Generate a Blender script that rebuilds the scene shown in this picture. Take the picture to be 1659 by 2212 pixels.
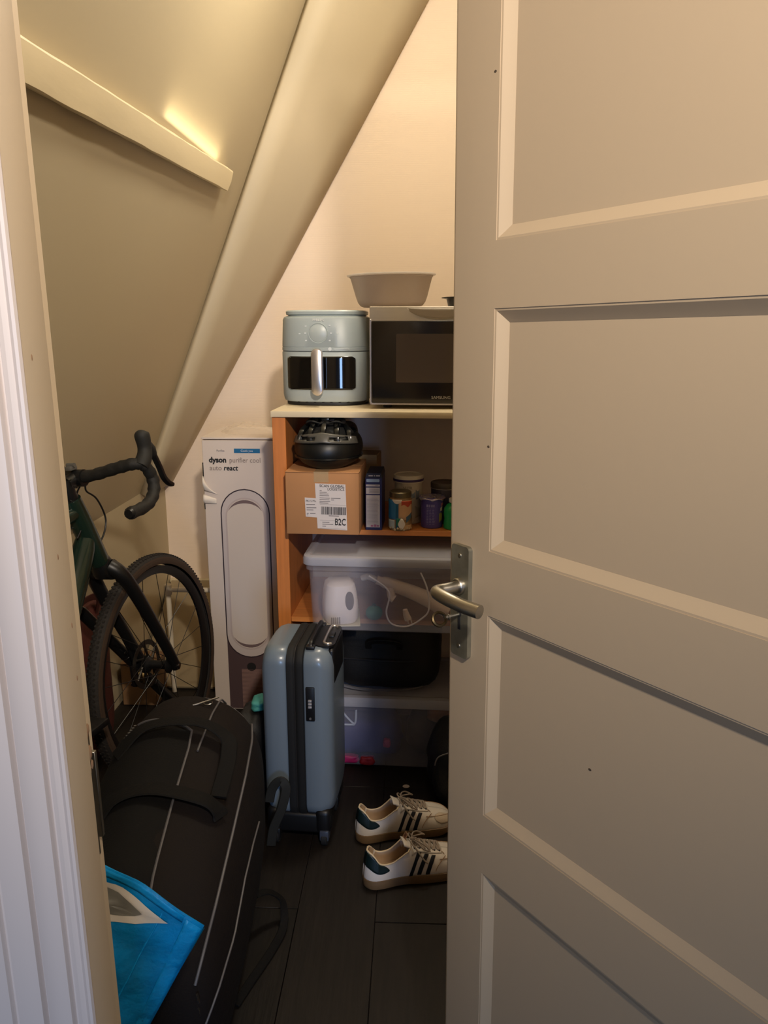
import bpy, bmesh, math, random
from mathutils import Vector, Matrix, noise
random.seed(7)
for o in list(bpy.data.objects): bpy.data.objects.remove(o, do_unlink=True)
SC = bpy.context.scene
COL = SC.collection
R = math.radians

# ------------------------------------------------------------------ camera, world, lights, exposure
cd = bpy.data.cameras.new('camera'); cam = bpy.data.objects.new('camera', cd); COL.objects.link(cam)
cam.location = (0, 0, 1.42); cam.rotation_euler = (R(90-13.2), 0, R(2.3))
cd.sensor_fit = 'VERTICAL'; cd.sensor_height = 36; cd.sensor_width = 27; cd.lens = 1690/2212*36
cd.clip_start = 0.02
SC.camera = cam
vs = SC.view_settings
vs.view_transform = 'Standard'; vs.look = 'None'; vs.gamma = 1; vs.use_curve_mapping = False
vs.exposure = 0.0
W = bpy.data.worlds.new('world'); SC.world = W; W.use_nodes = True
W.node_tree.nodes['Background'].inputs[0].default_value = (0.86, 0.86, 1.0, 1)
W.node_tree.nodes['Background'].inputs[1].default_value = 0.10

def lamp(name, kind, loc, power, color, size=.1, target=None, sy=None, spread=None):
    d = bpy.data.lights.new(name, kind); d.energy = power; d.color = color
    if kind == 'AREA':
        d.size = size
        if sy: d.shape = 'RECTANGLE'; d.size_y = sy
        if spread: d.spread = spread
    else: d.shadow_soft_size = size
    o = bpy.data.objects.new(name, d); COL.objects.link(o); o.location = loc
    if target is not None:
        o.rotation_euler = (Vector(target)-Vector(loc)).to_track_quat('-Z', 'Y').to_euler()
    return o
WARM = (1.0, .90, .74)
lamp('closet_lamp', 'POINT', (.05, 2.30, 2.60), 36.0, WARM, .12)
hl = lamp('hall_ceiling_spot', 'SPOT', (.37, -.62, 2.36), 245.0, (1.0, .87, .73), .06, (-.10, 2.9, 1.98))
hl.data.spot_size = R(108); hl.data.spot_blend = 1.0
lamp('beam_glow_light', 'AREA', (-.632, 2.46, 1.938), .60, (1.0, .84, .56), .58, (-.632+.375*.5-.927*.03, 2.46, 1.938+.927*.5+.375*.03), .02)  # unseen light added to make the glow above the beam
lamp('hall_fill', 'POINT', (-.80, -1.30, 1.70), 12.0, (1.0, .90, .92), .16)  # fill light added to brighten the architrave and door face
lamp('hall_window', 'AREA', (.75, -3.1, 1.05), 46.0, (.36, .58, 1.0), .6, (-.25, 2.0, .25), 1.0)

# ------------------------------------------------------------------ materials
MC = {}
def s2l(c):
    c = c/255
    return c/12.92 if c <= .04045 else ((c+.055)/1.055)**2.4
def mat(name, rgb, rough=.5, metal=0., bump=0., bscale=60., var=0., vscale=6., spec=.5, trans=0., wave=None, coat=0., sss=0., stretch=None):
    """rgb is sRGB 0-255 albedo; var = noise variation of the value, bump = relief strength."""
    if name in MC: return MC[name]
    m = bpy.data.materials.new(name); m.use_nodes = True; nt = m.node_tree
    b = nt.nodes['Principled BSDF']
    lin = [s2l(v) for v in rgb]
    b.inputs['Base Color'].default_value = (*lin, 1); b.inputs['Roughness'].default_value = rough
    b.inputs['Metallic'].default_value = metal; b.inputs['Specular IOR Level'].default_value = spec
    if trans: b.inputs['Transmission Weight'].default_value = trans
    if coat: b.inputs['Coat Weight'].default_value = coat; b.inputs['Coat Roughness'].default_value = .15
    tc = nt.nodes.new('ShaderNodeTexCoord')
    src = tc.outputs['Object']
    if stretch:
        mp = nt.nodes.new('ShaderNodeMapping'); mp.inputs['Scale'].default_value = stretch
        nt.links.new(src, mp.inputs[0]); src = mp.outputs[0]
    if var:
        n = nt.nodes.new('ShaderNodeTexNoise'); n.inputs['Scale'].default_value = vscale; n.inputs['Detail'].default_value = 6
        nt.links.new(src, n.inputs['Vector'])
        r = nt.nodes.new('ShaderNodeValToRGB')
        r.color_ramp.elements[0].position = .3; r.color_ramp.elements[1].position = .7
        r.color_ramp.elements[0].color = (*[max(0, v*(1-var)) for v in lin], 1)
        r.color_ramp.elements[1].color = (*[min(1, v*(1+var)) for v in lin], 1)
        nt.links.new(n.outputs['Fac'], r.inputs[0]); nt.links.new(r.outputs[0], b.inputs['Base Color'])
    if bump:
        if wave:
            n = nt.nodes.new('ShaderNodeTexWave'); n.inputs['Scale'].default_value = bscale; n.bands_direction = wave
            n.inputs['Distortion'].default_value = 1.5; n.inputs['Detail'].default_value = 2; fo = n.outputs['Fac']
        else:
            n = nt.nodes.new('ShaderNodeTexNoise'); n.inputs['Scale'].default_value = bscale; n.inputs['Detail'].default_value = 4; fo = n.outputs['Fac']
        nt.links.new(src, n.inputs['Vector'])
        bp = nt.nodes.new('ShaderNodeBump'); bp.inputs['Strength'].default_value = bump; bp.inputs['Distance'].default_value = .004
        nt.links.new(fo, bp.inputs['Height']); nt.links.new(bp.outputs[0], b.inputs['Normal'])
    MC[name] = m
    return m
def clear(name, rgb, opacity, rough=.2):
    """thin translucent plastic: part see-through, part milky, glossy on top"""
    if name in MC: return MC[name]
    m = bpy.data.materials.new(name); m.use_nodes = True; nt = m.node_tree
    out = nt.nodes['Material Output']; b = nt.nodes['Principled BSDF']
    b.inputs['Base Color'].default_value = (*[s2l(v) for v in rgb], 1); b.inputs['Roughness'].default_value = rough
    t = nt.nodes.new('ShaderNodeBsdfTransparent'); mx = nt.nodes.new('ShaderNodeMixShader')
    mx.inputs[0].default_value = opacity
    nt.links.new(t.outputs[0], mx.inputs[1]); nt.links.new(b.outputs[0], mx.inputs[2]); nt.links.new(mx.outputs[0], out.inputs[0])
    MC[name] = m
    return m

def milky(name, rgb, tl=.5, rough=.3):
    """light-passing solid plastic"""
    if name in MC: return MC[name]
    m = mat(name, rgb, rough); nt = m.node_tree; b = nt.nodes['Principled BSDF']
    t = nt.nodes.new('ShaderNodeBsdfTranslucent'); t.inputs[0].default_value = (*[s2l(v) for v in rgb], 1)
    mx = nt.nodes.new('ShaderNodeMixShader'); mx.inputs[0].default_value = tl
    nt.links.new(b.outputs[0], mx.inputs[1]); nt.links.new(t.outputs[0], mx.inputs[2]); nt.links.new(mx.outputs[0], nt.nodes['Material Output'].inputs[0])
    return m

# ------------------------------------------------------------------ mesh helpers
def NB(): return bmesh.new()
def join(bm, t, M=None):
    me = bpy.data.meshes.new('tmp'); t.to_mesh(me); t.free()
    if M is not None: me.transform(M)
    bm.from_mesh(me); bpy.data.meshes.remove(me)
def box(bm, x0, x1, y0, y1, z0, z1, bev=0., seg=2, M=None):
    t = bmesh.new(); bmesh.ops.create_cube(t, size=1)
    bmesh.ops.scale(t, vec=(x1-x0, y1-y0, z1-z0), verts=t.verts)
    bmesh.ops.translate(t, vec=((x0+x1)/2, (y0+y1)/2, (z0+z1)/2), verts=t.verts)
    if bev: bmesh.ops.bevel(t, geom=t.edges[:], offset=bev, segments=seg, affect='EDGES', profile=.5)
    join(bm, t, M); return bm
def loft(bm, rings, closed=True, cap0=True, cap1=True):
    vr = [[bm.verts.new(p) for p in r] for r in rings]
    n = len(rings[0])
    for a, b in zip(vr[:-1], vr[1:]):
        for i in range(n if closed else n-1):
            j = (i+1) % n
            try: bm.faces.new((a[i], a[j], b[j], b[i]))
            except ValueError: pass
    if closed and cap0: bm.faces.new(list(reversed(vr[0])))
    if closed and cap1: bm.faces.new(vr[-1])
    return vr
def spline(pts, n=8):
    P = [Vector(p) for p in pts]; out = []
    for i in range(len(P)-1):
        p0 = P[max(0, i-1)]; p1 = P[i]; p2 = P[i+1]; p3 = P[min(len(P)-1, i+2)]
        for k in range(n):
            t = k/n
            out.append(.5*((2*p1)+(p2-p0)*t+(2*p0-5*p1+4*p2-p3)*t*t+(3*p1-p0-3*p2+p3)*t**3))
    out.append(P[-1]); return out
def tube(bm, pts, r, n=8, closed=False, flat=None, upv=None):
    """flat = (half width, half thickness) makes a strap instead of a round tube"""
    P = [Vector(p) for p in pts]; m = len(P); rings = []
    up = Vector(upv) if upv else None
    for i in range(m):
        if closed: d = P[(i+1) % m]-P[(i-1) % m]
        else: d = P[min(i+1, m-1)]-P[max(i-1, 0)]
        if d.length < 1e-9: d = Vector((0, 0, 1))
        d.normalize()
        if up is None: up = Vector((0, 0, 1)) if abs(d.z) < .9 else Vector((1, 0, 0))
        u = up-d*up.dot(d)
        if u.length < 1e-4: u = d.orthogonal()
        u.normalize(); v = d.cross(u)
        if not upv: up = u
        rr = r[i] if isinstance(r, (list, tuple)) else r
        ring = []
        for k in range(n):
            a = 2*math.pi*k/n
            if flat:
                ca, sa = math.cos(a), math.sin(a)
                ring.append(P[i]+v*flat[0]*math.copysign(abs(ca)**.4, ca)+u*flat[1]*math.copysign(abs(sa)**.4, sa))
            else: ring.append(P[i]+u*rr*math.cos(a)+v*rr*math.sin(a))
        rings.append(ring)
    if closed:
        vr = [[bm.verts.new(p) for p in q] for q in rings]
        for i in range(m):
            a, b = vr[i], vr[(i+1) % m]
            for k in range(n): bm.faces.new((a[k], a[(k+1) % n], b[(k+1) % n], b[k]))
    else: loft(bm, rings)
    return bm
def lathe(bm, prof, n=32, c=(0, 0, 0), sx=1., sy=1., M=None):
    t = bmesh.new(); rings = []
    for r, z in prof:
        rings.append([Vector((c[0]+r*sx*math.cos(2*math.pi*k/n), c[1]+r*sy*math.sin(2*math.pi*k/n), c[2]+z)) for k in range(n)])
    loft(t, rings, True, prof[0][0] > 1e-5, prof[-1][0] > 1e-5)
    bmesh.ops.remove_doubles(t, verts=t.verts, dist=1e-6)
    join(bm, t, M); return bm
def prism(bm, poly, h, M=None):
    """poly in local xy, extruded from z=0 to z=h"""
    t = bmesh.new()
    a = [t.verts.new((p[0], p[1], 0)) for p in poly]; b = [t.verts.new((p[0], p[1], h)) for p in poly]
    n = len(poly); t.faces.new(list(reversed(a))); t.faces.new(b)
    for i in range(n): t.faces.new((a[i], a[(i+1) % n], b[(i+1) % n], b[i]))
    bmesh.ops.recalc_face_normals(t, faces=t.faces)
    join(bm, t, M); return bm
def grid(bm, fn, nu, nv, closed_u=False):
    V = [[bm.verts.new(fn(i/(nu-1) if not closed_u else i/nu, j/(nv-1))) for j in range(nv)] for i in range(nu)]
    for i in range(nu if closed_u else nu-1):
        for j in range(nv-1):
            k = (i+1) % nu
            try: bm.faces.new((V[i][j], V[k][j], V[k][j+1], V[i][j+1]))
            except ValueError: pass
    return V
def rrect(w, h, r, n=5, cx=0, cy=0):
    out = []
    for (sx, sy, a0) in ((1, 1, 0), (-1, 1, 90), (-1, -1, 180), (1, -1, 270)):
        for k in range(n+1):
            a = R(a0+90*k/n); out.append((cx+sx*(w/2-r)+r*math.cos(a), cy+sy*(h/2-r)+r*math.sin(a)))
    return out
def supel(a, b, n=4., k=40, cx=0, cy=0):
    out = []
    for i in range(k):
        t = 2*math.pi*i/k; c, s = math.cos(t), math.sin(t)
        out.append((cx+a*math.copysign(abs(c)**(2/n), c), cy+b*math.copysign(abs(s)**(2/n), s)))
    return out
def obj(name, bm, m, parent=None, smooth=True, thick=0., sub=0, ang=38, off=1, recalc=True):
    if recalc: bmesh.ops.recalc_face_normals(bm, faces=bm.faces)
    me = bpy.data.meshes.new(name)
    if smooth:
        for f in bm.faces: f.smooth = True
        for e in bm.edges:
            if len(e.link_faces) == 2 and e.calc_face_angle(0) > R(ang): e.smooth = False
    bm.to_mesh(me); bm.free()
    o = bpy.data.objects.new(name, me); COL.objects.link(o)
    if m: me.materials.append(m)
    if parent: o.parent = parent
    if thick:
        k = o.modifiers.new('solid', 'SOLIDIFY'); k.thickness = thick; k.offset = off
    if sub:
        k = o.modifiers.new('sub', 'SUBSURF'); k.levels = sub; k.render_levels = sub
    return o
def thing(name, label, cat, loc=(0, 0, 0), rz=0., group=None, rot=None):
    o = bpy.data.objects.new(name, None); COL.objects.link(o); o.empty_display_size = .05
    o.location = loc; o.rotation_euler = rot if rot else (0, 0, R(rz))
    o['label'] = label; o['category'] = cat
    if group: o['group'] = group
    return o
def tag(o, label, cat, group=None):
    o['label'] = label; o['category'] = cat
    if group: o['group'] = group
    return o
def struct(o, label=None, cat=None):
    o['kind'] = 'structure'
    if label: o['label'] = label
    if cat: o['category'] = cat
    return o
def text(name, body, size, m, parent, M, align='LEFT', sx=1., ext=.0003, bold=0., shear=0.):
    c = bpy.data.curves.new(name, 'FONT'); c.body = body; c.size = size; c.align_x = align; c.extrude = ext; c.offset = bold; c.shear = shear
    c.resolution_u = 3
    t = bpy.data.objects.new('tmp_text', c); COL.objects.link(t)
    dg = bpy.context.evaluated_depsgraph_get()
    me = bpy.data.meshes.new_from_object(t.evaluated_get(dg)); bpy.data.objects.remove(t, do_unlink=True)
    me.transform(M @ Matrix.Diagonal((sx, 1, 1, 1)))
    me.materials.clear(); me.materials.append(m)
    o = bpy.data.objects.new(name, me); COL.objects.link(o); o.parent = parent
    return o
def XZ(x, y, z):   # text/flat shape plane facing -y with its origin at (x, y, z)
    return Matrix.Translation((x, y, z)) @ Matrix.Rotation(R(90), 4, 'X')
def flat(bm, poly, M, h=.0006): return prism(bm, poly, h, M)
def strip(bm, x0, x1, z0, z1, M): return flat(bm, [(x0, z0), (x1, z0), (x1, z1), (x0, z1)], M)
# ------------------------------------------------------------------ the closet shell
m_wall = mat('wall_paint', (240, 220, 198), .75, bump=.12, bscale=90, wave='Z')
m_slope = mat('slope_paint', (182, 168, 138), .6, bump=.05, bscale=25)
m_frame = mat('frame_paint', (204, 186, 158), .42, bump=.04, bscale=30)
m_door = mat('door_paint', (180, 161, 134), .42, bump=.03, bscale=40)
m_beam = mat('beam_paint', (232, 216, 178), .5, bump=.25, bscale=24, stretch=(1, .25, 1))
KX, KY, KZ = -1.137, 3.45, .754
TA = math.tan(R(68))
def LX(z): return KX+(z-KZ)/TA
def E2(z): return -.963+(z-1.028)*(.980/1.647)
ZC = 2.86
def slab(name, quad, nrm, t, m):
    """a wall plate: quad is the room side, thickness goes away from the room"""
    bm = NB(); n = Vector(nrm).normalized()*t
    loft(bm, [[Vector(p) for p in quad], [Vector(p)-n for p in quad]])
    return struct(obj(name, bm, m, smooth=False))
slab('wall_back', [(KX-.1, KY, 0), (1.2, KY, 0), (1.2, KY, ZC), (KX-.1, KY, ZC)], (0, -1, 0), .1, m_wall)
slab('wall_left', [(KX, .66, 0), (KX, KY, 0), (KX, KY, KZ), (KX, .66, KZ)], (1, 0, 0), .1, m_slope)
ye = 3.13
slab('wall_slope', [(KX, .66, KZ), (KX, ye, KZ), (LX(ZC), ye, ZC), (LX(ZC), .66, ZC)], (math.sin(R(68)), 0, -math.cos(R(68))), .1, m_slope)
bm = NB()   # the plaster reveal between the slope's end and the back wall
rows = []
for k in range(13):
    z = KZ+(ZC-KZ)*k/12
    rows.append((Vector((LX(z), ye, z)), Vector((max(E2(z), KX+.012), KY-.001, z))))
grid(bm, lambda u, v: rows[round(v*12)][0].lerp(rows[round(v*12)][1], u), 5, 13)
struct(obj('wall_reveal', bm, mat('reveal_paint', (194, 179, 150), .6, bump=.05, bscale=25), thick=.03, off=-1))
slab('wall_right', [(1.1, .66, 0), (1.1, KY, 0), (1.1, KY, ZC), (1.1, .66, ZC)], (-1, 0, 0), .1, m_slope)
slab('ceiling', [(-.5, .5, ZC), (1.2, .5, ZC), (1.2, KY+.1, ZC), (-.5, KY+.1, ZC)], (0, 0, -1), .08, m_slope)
# front wall with the doorway: two piers and a lintel
OX0, OX1, OZ = -.315, .475, 2.34
bm = NB()
box(bm, -1.6, OX0-.02, .545, .66, 0, ZC); box(bm, OX1+.02, 1.6, .545, .66, 0, ZC); box(bm, OX0-.02, OX1+.02, .545, .66, OZ+.02, ZC)
struct(obj('wall_front', bm, mat('hall_wall_paint', (226, 214, 200), .75), smooth=False))
# purlin on the slope
bm = NB()
nx, nz = math.sin(R(68)), -math.cos(R(68)); ux, uz = math.cos(R(68)), math.sin(R(68))
def PB(y, a, h, jit=0):   # a along the slope (up), h away from it
    z0 = 1.889-.0375*(2.86-y); bx, bz = LX(z0), z0
    return Vector((bx+ux*a+nx*h+random.uniform(-jit, jit), y, bz+uz*a+nz*h+random.uniform(-jit, jit)))
rings = []
N = 34
for i in range(N+1):
    y = .67+(2.82-.67)*i/N; j = .0012
    rings.append([PB(y, 0, -.02), PB(y, 0, .028, j), PB(y, .003, .034, j), PB(y, .034, .036, j), PB(y, .064, .034, j), PB(y, .068, .03, j), PB(y, .068, -.02)])
loft(bm, rings)
struct(obj('trim_3', bm, m_beam, ang=25), 'cream painted timber beam running along the sloped wall', 'beam')
# boxed skirting at the foot of the back wall and the heating pipe in front
bm = NB(); box(bm, KX+.005, -.50, KY-.02, KY-.0005, 0, .275, .004); box(bm, KX+.005, -.50, KY-.03, KY-.0005, .272, .286, .003)
struct(obj('baseboard_back', bm, mat('skirting_paint', (206, 192, 160), .5)))
bm = NB()
tube(bm, [(-.957, 2.862, .430), (-.79, 2.862, .430)], .010, 12)
tube(bm, [(-.957, 2.862, .430), (-.957, 2.862, .30), (-.957, 2.862, .0)], .010, 12)
lathe(bm, [(0, -.02), (.014, -.02), (.0155, -.014), (.0155, .018), (.012, .022), (0, .022)], 14, (-.957, 2.862, .430))
tag(obj('heating_pipe', bm, mat('pipe_paint', (226, 214, 190), .4)), 'white painted pipe with an elbow low behind the bicycle wheel', 'pipe')
bm = NB()
box(bm, -1.122, -.772, 0, .60, 0, .012, .001, 1, Matrix.Translation((0, 2.885, .002)) @ Matrix.Rotation(R(27), 4, 'X'))
tag(obj('board', bm, mat('board_wall_shade', (150, 134, 104), .7, var=.08, vscale=8)), 'added board toned like the shaded back wall, between the bicycle wheel and the tall carton', 'board')  # added to cover the floor gap; its colour imitates wall in shade
lc = thing('carton_box', 'low brown cardboard box on the floor behind the bicycle wheel', 'box', (-1.12, 2.735, .0005), 0)
bm = NB(); box(bm, 0, .135, 0, .125, 0, .170, .003, 1); obj('carton', bm, mat('dull_card', (130, 98, 66), .8, var=.08), lc)
bm = NB(); box(bm, -.001, .136, -.001, .060, .170, .1725, .001, 1); obj('flap', bm, mat('dull_card', (130, 98, 66), .8), lc)
bm = NB(); box(bm, -.001, .136, .066, .126, .170, .1725, .001, 1); obj('flap', bm, mat('dull_card', (130, 98, 66), .8), lc)

# floor and its boards
bm = NB(); box(bm, -1.6, 1.6, -3.4, 3.6, -.06, -.008)
fl = struct(obj('floor', bm, mat('subfloor', (22, 18, 16), .9), smooth=False))
pm = [mat('floorboard_%s' % n, c, .55, bump=.2, bscale=16, spec=.3, var=.25, vscale=9, stretch=(7, .7, 1)) for n, c in (('a', (27, 22, 19)), ('b', (24, 20, 17)), ('c', (29, 24, 21)))]
pw = .1955; plank_me = {}
for i in range(-6, 8):
    x0 = -.0885+i*pw
    cuts = [-3.4]+[random.uniform(-.3, .3)+c for c in (-2.1, -.9, .35, 1.55, 2.65)]+[3.45]
    if i == -1: cuts = [-3.4, -2.2, -1.0, .3, 1.1, 2.22, 3.45]
    if i == 0: cuts = [-3.4, -2.4, -1.2, .1, 1.64, 2.22, 3.45]
    for a, b in zip(cuts[:-1], cuts[1:]):
        if x0+pw < -1.25 or x0 > 1.3: continue
        bm = NB(); box(bm, x0+.0006, x0+pw-.0006, a+.001, b-.001, -.009, random.uniform(-.0006, 0), .001, 1)
        obj('plank', bm, random.choice(pm), fl)

# ------------------------------------------------------------------ door frame (left jamb, architrave)
def profile_post(name, prof, z0, z1, m, parent=None):
    bm = NB(); prism(bm, prof, z1-z0, Matrix.Translation((0, 0, z0)))
    return obj(name, bm, m, parent, ang=30)
jb = struct(profile_post('trim_1', [(-.2705, .541), (-.268, .5435), (-.268, .582), (-.27, .586), (-.3005, .586), (-.3005, .66), (-.335, .66), (-.335, .546), (-.276, .546)], 0, OZ, m_frame), 'white painted left door jamb with chipped edge', 'door frame')
m_arch = mat('architrave_paint', (214, 202, 193), .4, bump=.03, bscale=20)
arch = [(-.2685, .5455), (-.2672, .5415), (-.2680, .5385), (-.2702, .5378), (-.2730, .5392), (-.2765, .5372), (-.2798, .5375), (-.2812, .5405), (-.2828, .5405), (-.2840, .5345), (-.290, .5325), (-.298, .5322), (-.3025, .5335), (-.3038, .539), (-.3062, .539), (-.3075, .5325), (-.315, .5290), (-.326, .5285), (-.3275, .5315), (-.3295, .5315), (-.331, .5270), (-.340, .5245), (-.350, .5235), (-.356, .527), (-.356, .5455)]
struct(profile_post('trim_2', arch, 0, OZ+.1, m_arch), 'white moulded door architrave on the left', 'architrave')
# strike plate on the jamb
bm = NB()
box(bm, -.3008, -.2990, .600, .652, .925, 1.055, .0008, 1); box(bm, -.3000, -.2940, .648, .653, .945, 1.035, .0005, 1)
obj('strike_plate', bm, mat('steel_plate', (150, 148, 140), .35, metal=1.), jb)
bm = NB()
box(bm, -.2992, -.2986, .617, .640, .985, 1.035, .0002, 1); box(bm, -.2992, -.2986, .619, .638, .94, .972, .0002, 1)
obj('latch_hole', bm, mat('dark_hole', (22, 20, 18), .9), jb)
bm = NB()
for k in range(9):
    z = 1.06+random.uniform(-.012, .045); y = .584+random.uniform(-.004, .004)
    bmesh.ops.create_icosphere(bm, subdivisions=1, radius=random.uniform(.002, .005), matrix=Matrix.Translation((-.2692, y, z)) @ Matrix.Diagonal((.3, .8, 1.6, 1)))
for z in (1.40, 1.25, 1.19, 1.145):
    bmesh.ops.create_icosphere(bm, subdivisions=1, radius=.0022, matrix=Matrix.Translation((-.268, .565+random.uniform(-.01, .012), z)) @ Matrix.Diagonal((.2, .5, 1.2, 1)))
obj('paint_chip', bm, mat('bare_wood_chip', (150, 118, 88), .8), jb)

for o_ in (jb, bpy.data.objects['trim_2']):
    for v in o_.data.vertices: v.co.x -= (v.co.z-.72)*.0075
for ch in jb.children:
    for v in ch.data.vertices: v.co.x -= (v.co.z-.72)*.0075
# right jamb and head, mostly beyond the frame
bm = NB(); box(bm, OX1-.002, OX1+.02, .52, .66, 0, OZ); box(bm, OX0, OX1, .52, .66, OZ, OZ+.02)
struct(obj('trim_4', bm, m_frame, smooth=False))

# ------------------------------------------------------------------ the door, open into the closet
P0 = Vector((.072, 1.105, 0)); dang = math.atan2(.803, -.596)
dr = struct(thing('door_1', 'cream panelled door standing open into the closet', 'door', P0, rot=(0, R(.75), dang)))
dr.location = (.072+0.0136*.596, 1.105-0.0136*.803, 0)
# local frame: +x towards the free edge, +y = away from the face (face seen from the hall is local +y side)
# check: local y = z x dir = (-.803,-.596): it points to the hall, so the face lies at y = 0 and the leaf behind it at y < 0
DZ0, DZ1, TH = .008, 2.32, .040
XF, XH = .034, -.668    # free edge and hinge edge
SX0 = -.056; SX1 = -.585  # panel openings between these
zr = [(DZ0, .18), (.60, .70), (1.02, 1.115), (1.445, 1.53), (2.20, DZ1)]
bm = NB(); rf = .009
prism(bm, [(SX0, 0)]+[(XF-rf+rf*math.sin(R(a)), -rf+rf*math.cos(R(a))) for a in range(0, 91, 15)]+[(XF, -TH), (SX0, -TH)], DZ1-DZ0, Matrix.Translation((0, 0, DZ0))); obj('stile', bm, m_door, dr, ang=25)
bm = NB(); box(bm, XH, SX1, -TH, 0, DZ0, DZ1, .003, 2); obj('stile', bm, m_door, dr)
for a, b in zr:
    bm = NB(); box(bm, SX1, SX0, -TH, 0, a, b); obj('rail', bm, m_door, dr, smooth=False)
for (a, b) in zip([r[1] for r in zr[:-1]], [r[0] for r in zr[1:]]):
    pn = NB(); box(pn, SX1, SX0, -.024, -.011, a, b); p = obj('panel', pn, m_door, dr, smooth=False)
    bm = NB(); w = .018
    for (p0, p1, n) in (((SX0, a), (SX0, b), (-1, 0)), ((SX1, a), (SX1, b), (1, 0)), ((SX1, a), (SX0, a), (0, 1)), ((SX1, b), (SX0, b), (0, -1))):
        rings = []
        for (q, s) in ((p0, 1), (p1, -1)):
            d = Vector((p1[0]-p0[0], p1[1]-p0[1])).normalized()*s
            pr = []
            for (t, y) in ((0, -.0112), (0, -.001), (.003, -.0012), (w*.55, -.006), (w, -.0108), (w, -.0112)):
                pr.append(Vector((q[0]+n[0]*t+d.x*t, y, q[1]+n[1]*t+d.y*t)))
            rings.append(pr)
        loft(bm, rings)
    obj('moulding', bm, m_door, p, ang=20)
m_st = mat('satin_nickel', (184, 180, 170), .34, metal=1., bump=.02, bscale=200)
m_st2 = mat('aged_plate', (150, 146, 128), .45, metal=.8, var=.25, vscale=30)
bm = NB(); prism(bm, rrect(.0385, .172, .006, 4, -.002, 1.027), .0075, Matrix.Translation((0, 0, 0)) @ Matrix(((1, 0, 0, 0), (0, 0, 1, 0), (0, 1, 0, 0), (0, 0, 0, 1))))
hp = obj('handle_plate', bm, m_st2, dr, ang=30)
bm = NB()
for z in (1.098, .958):
    lathe(bm, [(0, 0), (.0034, 0), (.003, .0012), (0, .0016)], 10, M=Matrix.Translation((-.002, .0075, z)) @ Matrix.Rotation(R(-90), 4, 'X'))
obj('screw', bm, m_st, hp)
bm = NB(); box(bm, -.0052, .0008, .0073, .0083, .984, 1.004, .0004, 1); lathe(bm, [(0, 0), (.0045, 0), (.0045, .0008), (0, .0008)], 12, M=Matrix.Translation((-.0022, .0075, 1.008)) @ Matrix.Rotation(R(-90), 4, 'X'))
obj('keyhole', bm, mat('dark_hole', (22, 20, 18), .9), hp)
bm = NB()
lathe(bm, [(.0, 0), (.0125, 0), (.0125, .006), (.011, .008), (0, .008)], 20, M=Matrix.Translation((-.003, .007, 1.052)) @ Matrix.Rotation(R(-90), 4, 'X'))
rings = []
path = spline([(-.003, .010, 1.052), (-.003, .030, 1.052), (-.002, .046, 1.052), (-.010, .0555, 1.052), (-.035, .0575, 1.0505), (-.065, .0535, 1.0475), (-.092, .0470, 1.0455)], 6)
tube(bm, path, [.0085]*10+[.0085+.0015*min(1, k/12) for k in range(len(path)-10)], 14)
obj('door_handle', bm, m_st, dr)
key = thing('key', 'small steel key left in the door lock', 'key', dr.location, rot=(0, R(.75), dang))
bm = NB(); tube(bm, [(-.0022, .0075, 1.008), (-.0022, .034, 1.008)], .0026, 8); lathe(bm, [(.0028, 0), (.0042, .001), (.0042, .003), (.0028, .004)], 10, M=Matrix.Translation((-.0022, .026, 1.008)) @ Matrix.Rotation(R(-90), 4, 'X'))
obj('shaft', bm, m_st, key)
bm = NB(); ov = [(-.0022+.0085*.55*math.cos(t), .045+.0115*math.sin(t), 1.008+.0085*math.cos(t)) for t in [2*math.pi*k/20 for k in range(20)]]
tube(bm, ov, .0026, 6, closed=True); obj('bow', bm, mat('dark_brass', (84, 72, 52), .45, metal=1.), key)
# little dents and specks in the door paint
bm = NB()
for (x, z) in ((-.245, .865), (-.05, 1.262), (-.048, 1.73)):
    bmesh.ops.create_icosphere(bm, subdivisions=1, radius=.0028, matrix=Matrix.Translation((x, -.0108 if x < -.1 else 0, z)) @ Matrix.Diagonal((1, .2, .7, 1)))
obj('paint_chip', bm, mat('speck', (70, 58, 46), .8), dr)
# ------------------------------------------------------------------ shelf unit
SH = (-.424, 2.298, 0); SRZ = -2.3
m_beech = mat('beech_veneer', (206, 126, 62), .5, var=.12, vscale=7, stretch=(9, 9, .9), bump=.05, bscale=30)
m_beech_h = mat('beech_shelf', (214, 138, 74), .5, var=.10, vscale=7, stretch=(.9, 9, 9))
m_cream = mat('cream_laminate', (226, 210, 178), .42, bump=.02, bscale=40)
sh = thing('shelf_unit', 'beech shelving unit with a cream top board against the back wall', 'shelf', SH, SRZ)
bm = NB(); box(bm, 0, .040, 0, .42, 0, 1.166, .0015, 1); obj('side_panel', bm, m_beech, sh)
bm = NB(); box(bm, .93, .97, 0, .42, 0, 1.166, .0015, 1); obj('side_panel', bm, m_beech, sh)
bm = NB(); box(bm, -.002, .975, -.008, .46, 1.166, 1.184, .0015, 2); obj('top_board', bm, m_cream, sh)
bm = NB(); box(bm, .0405, .9295, .004, .415, .810, .826, .001, 1); obj('shelf_board', bm, m_beech_h, sh)
bm = NB(); box(bm, .0405, .9295, .004, .415, .524, .540, .001, 1); obj('shelf_board', bm, m_beech_h, sh)
bm = NB(); box(bm, .0405, .9295, .4155, .4205, .002, 1.165); obj('added_back_board', bm, mat('added_back_board', (220, 212, 206), .7), sh)  # added panel: the shelf is open-backed, this keeps its inside dark
TZ = 1.1842; MZ = .8262; LZ = .5402

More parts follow.
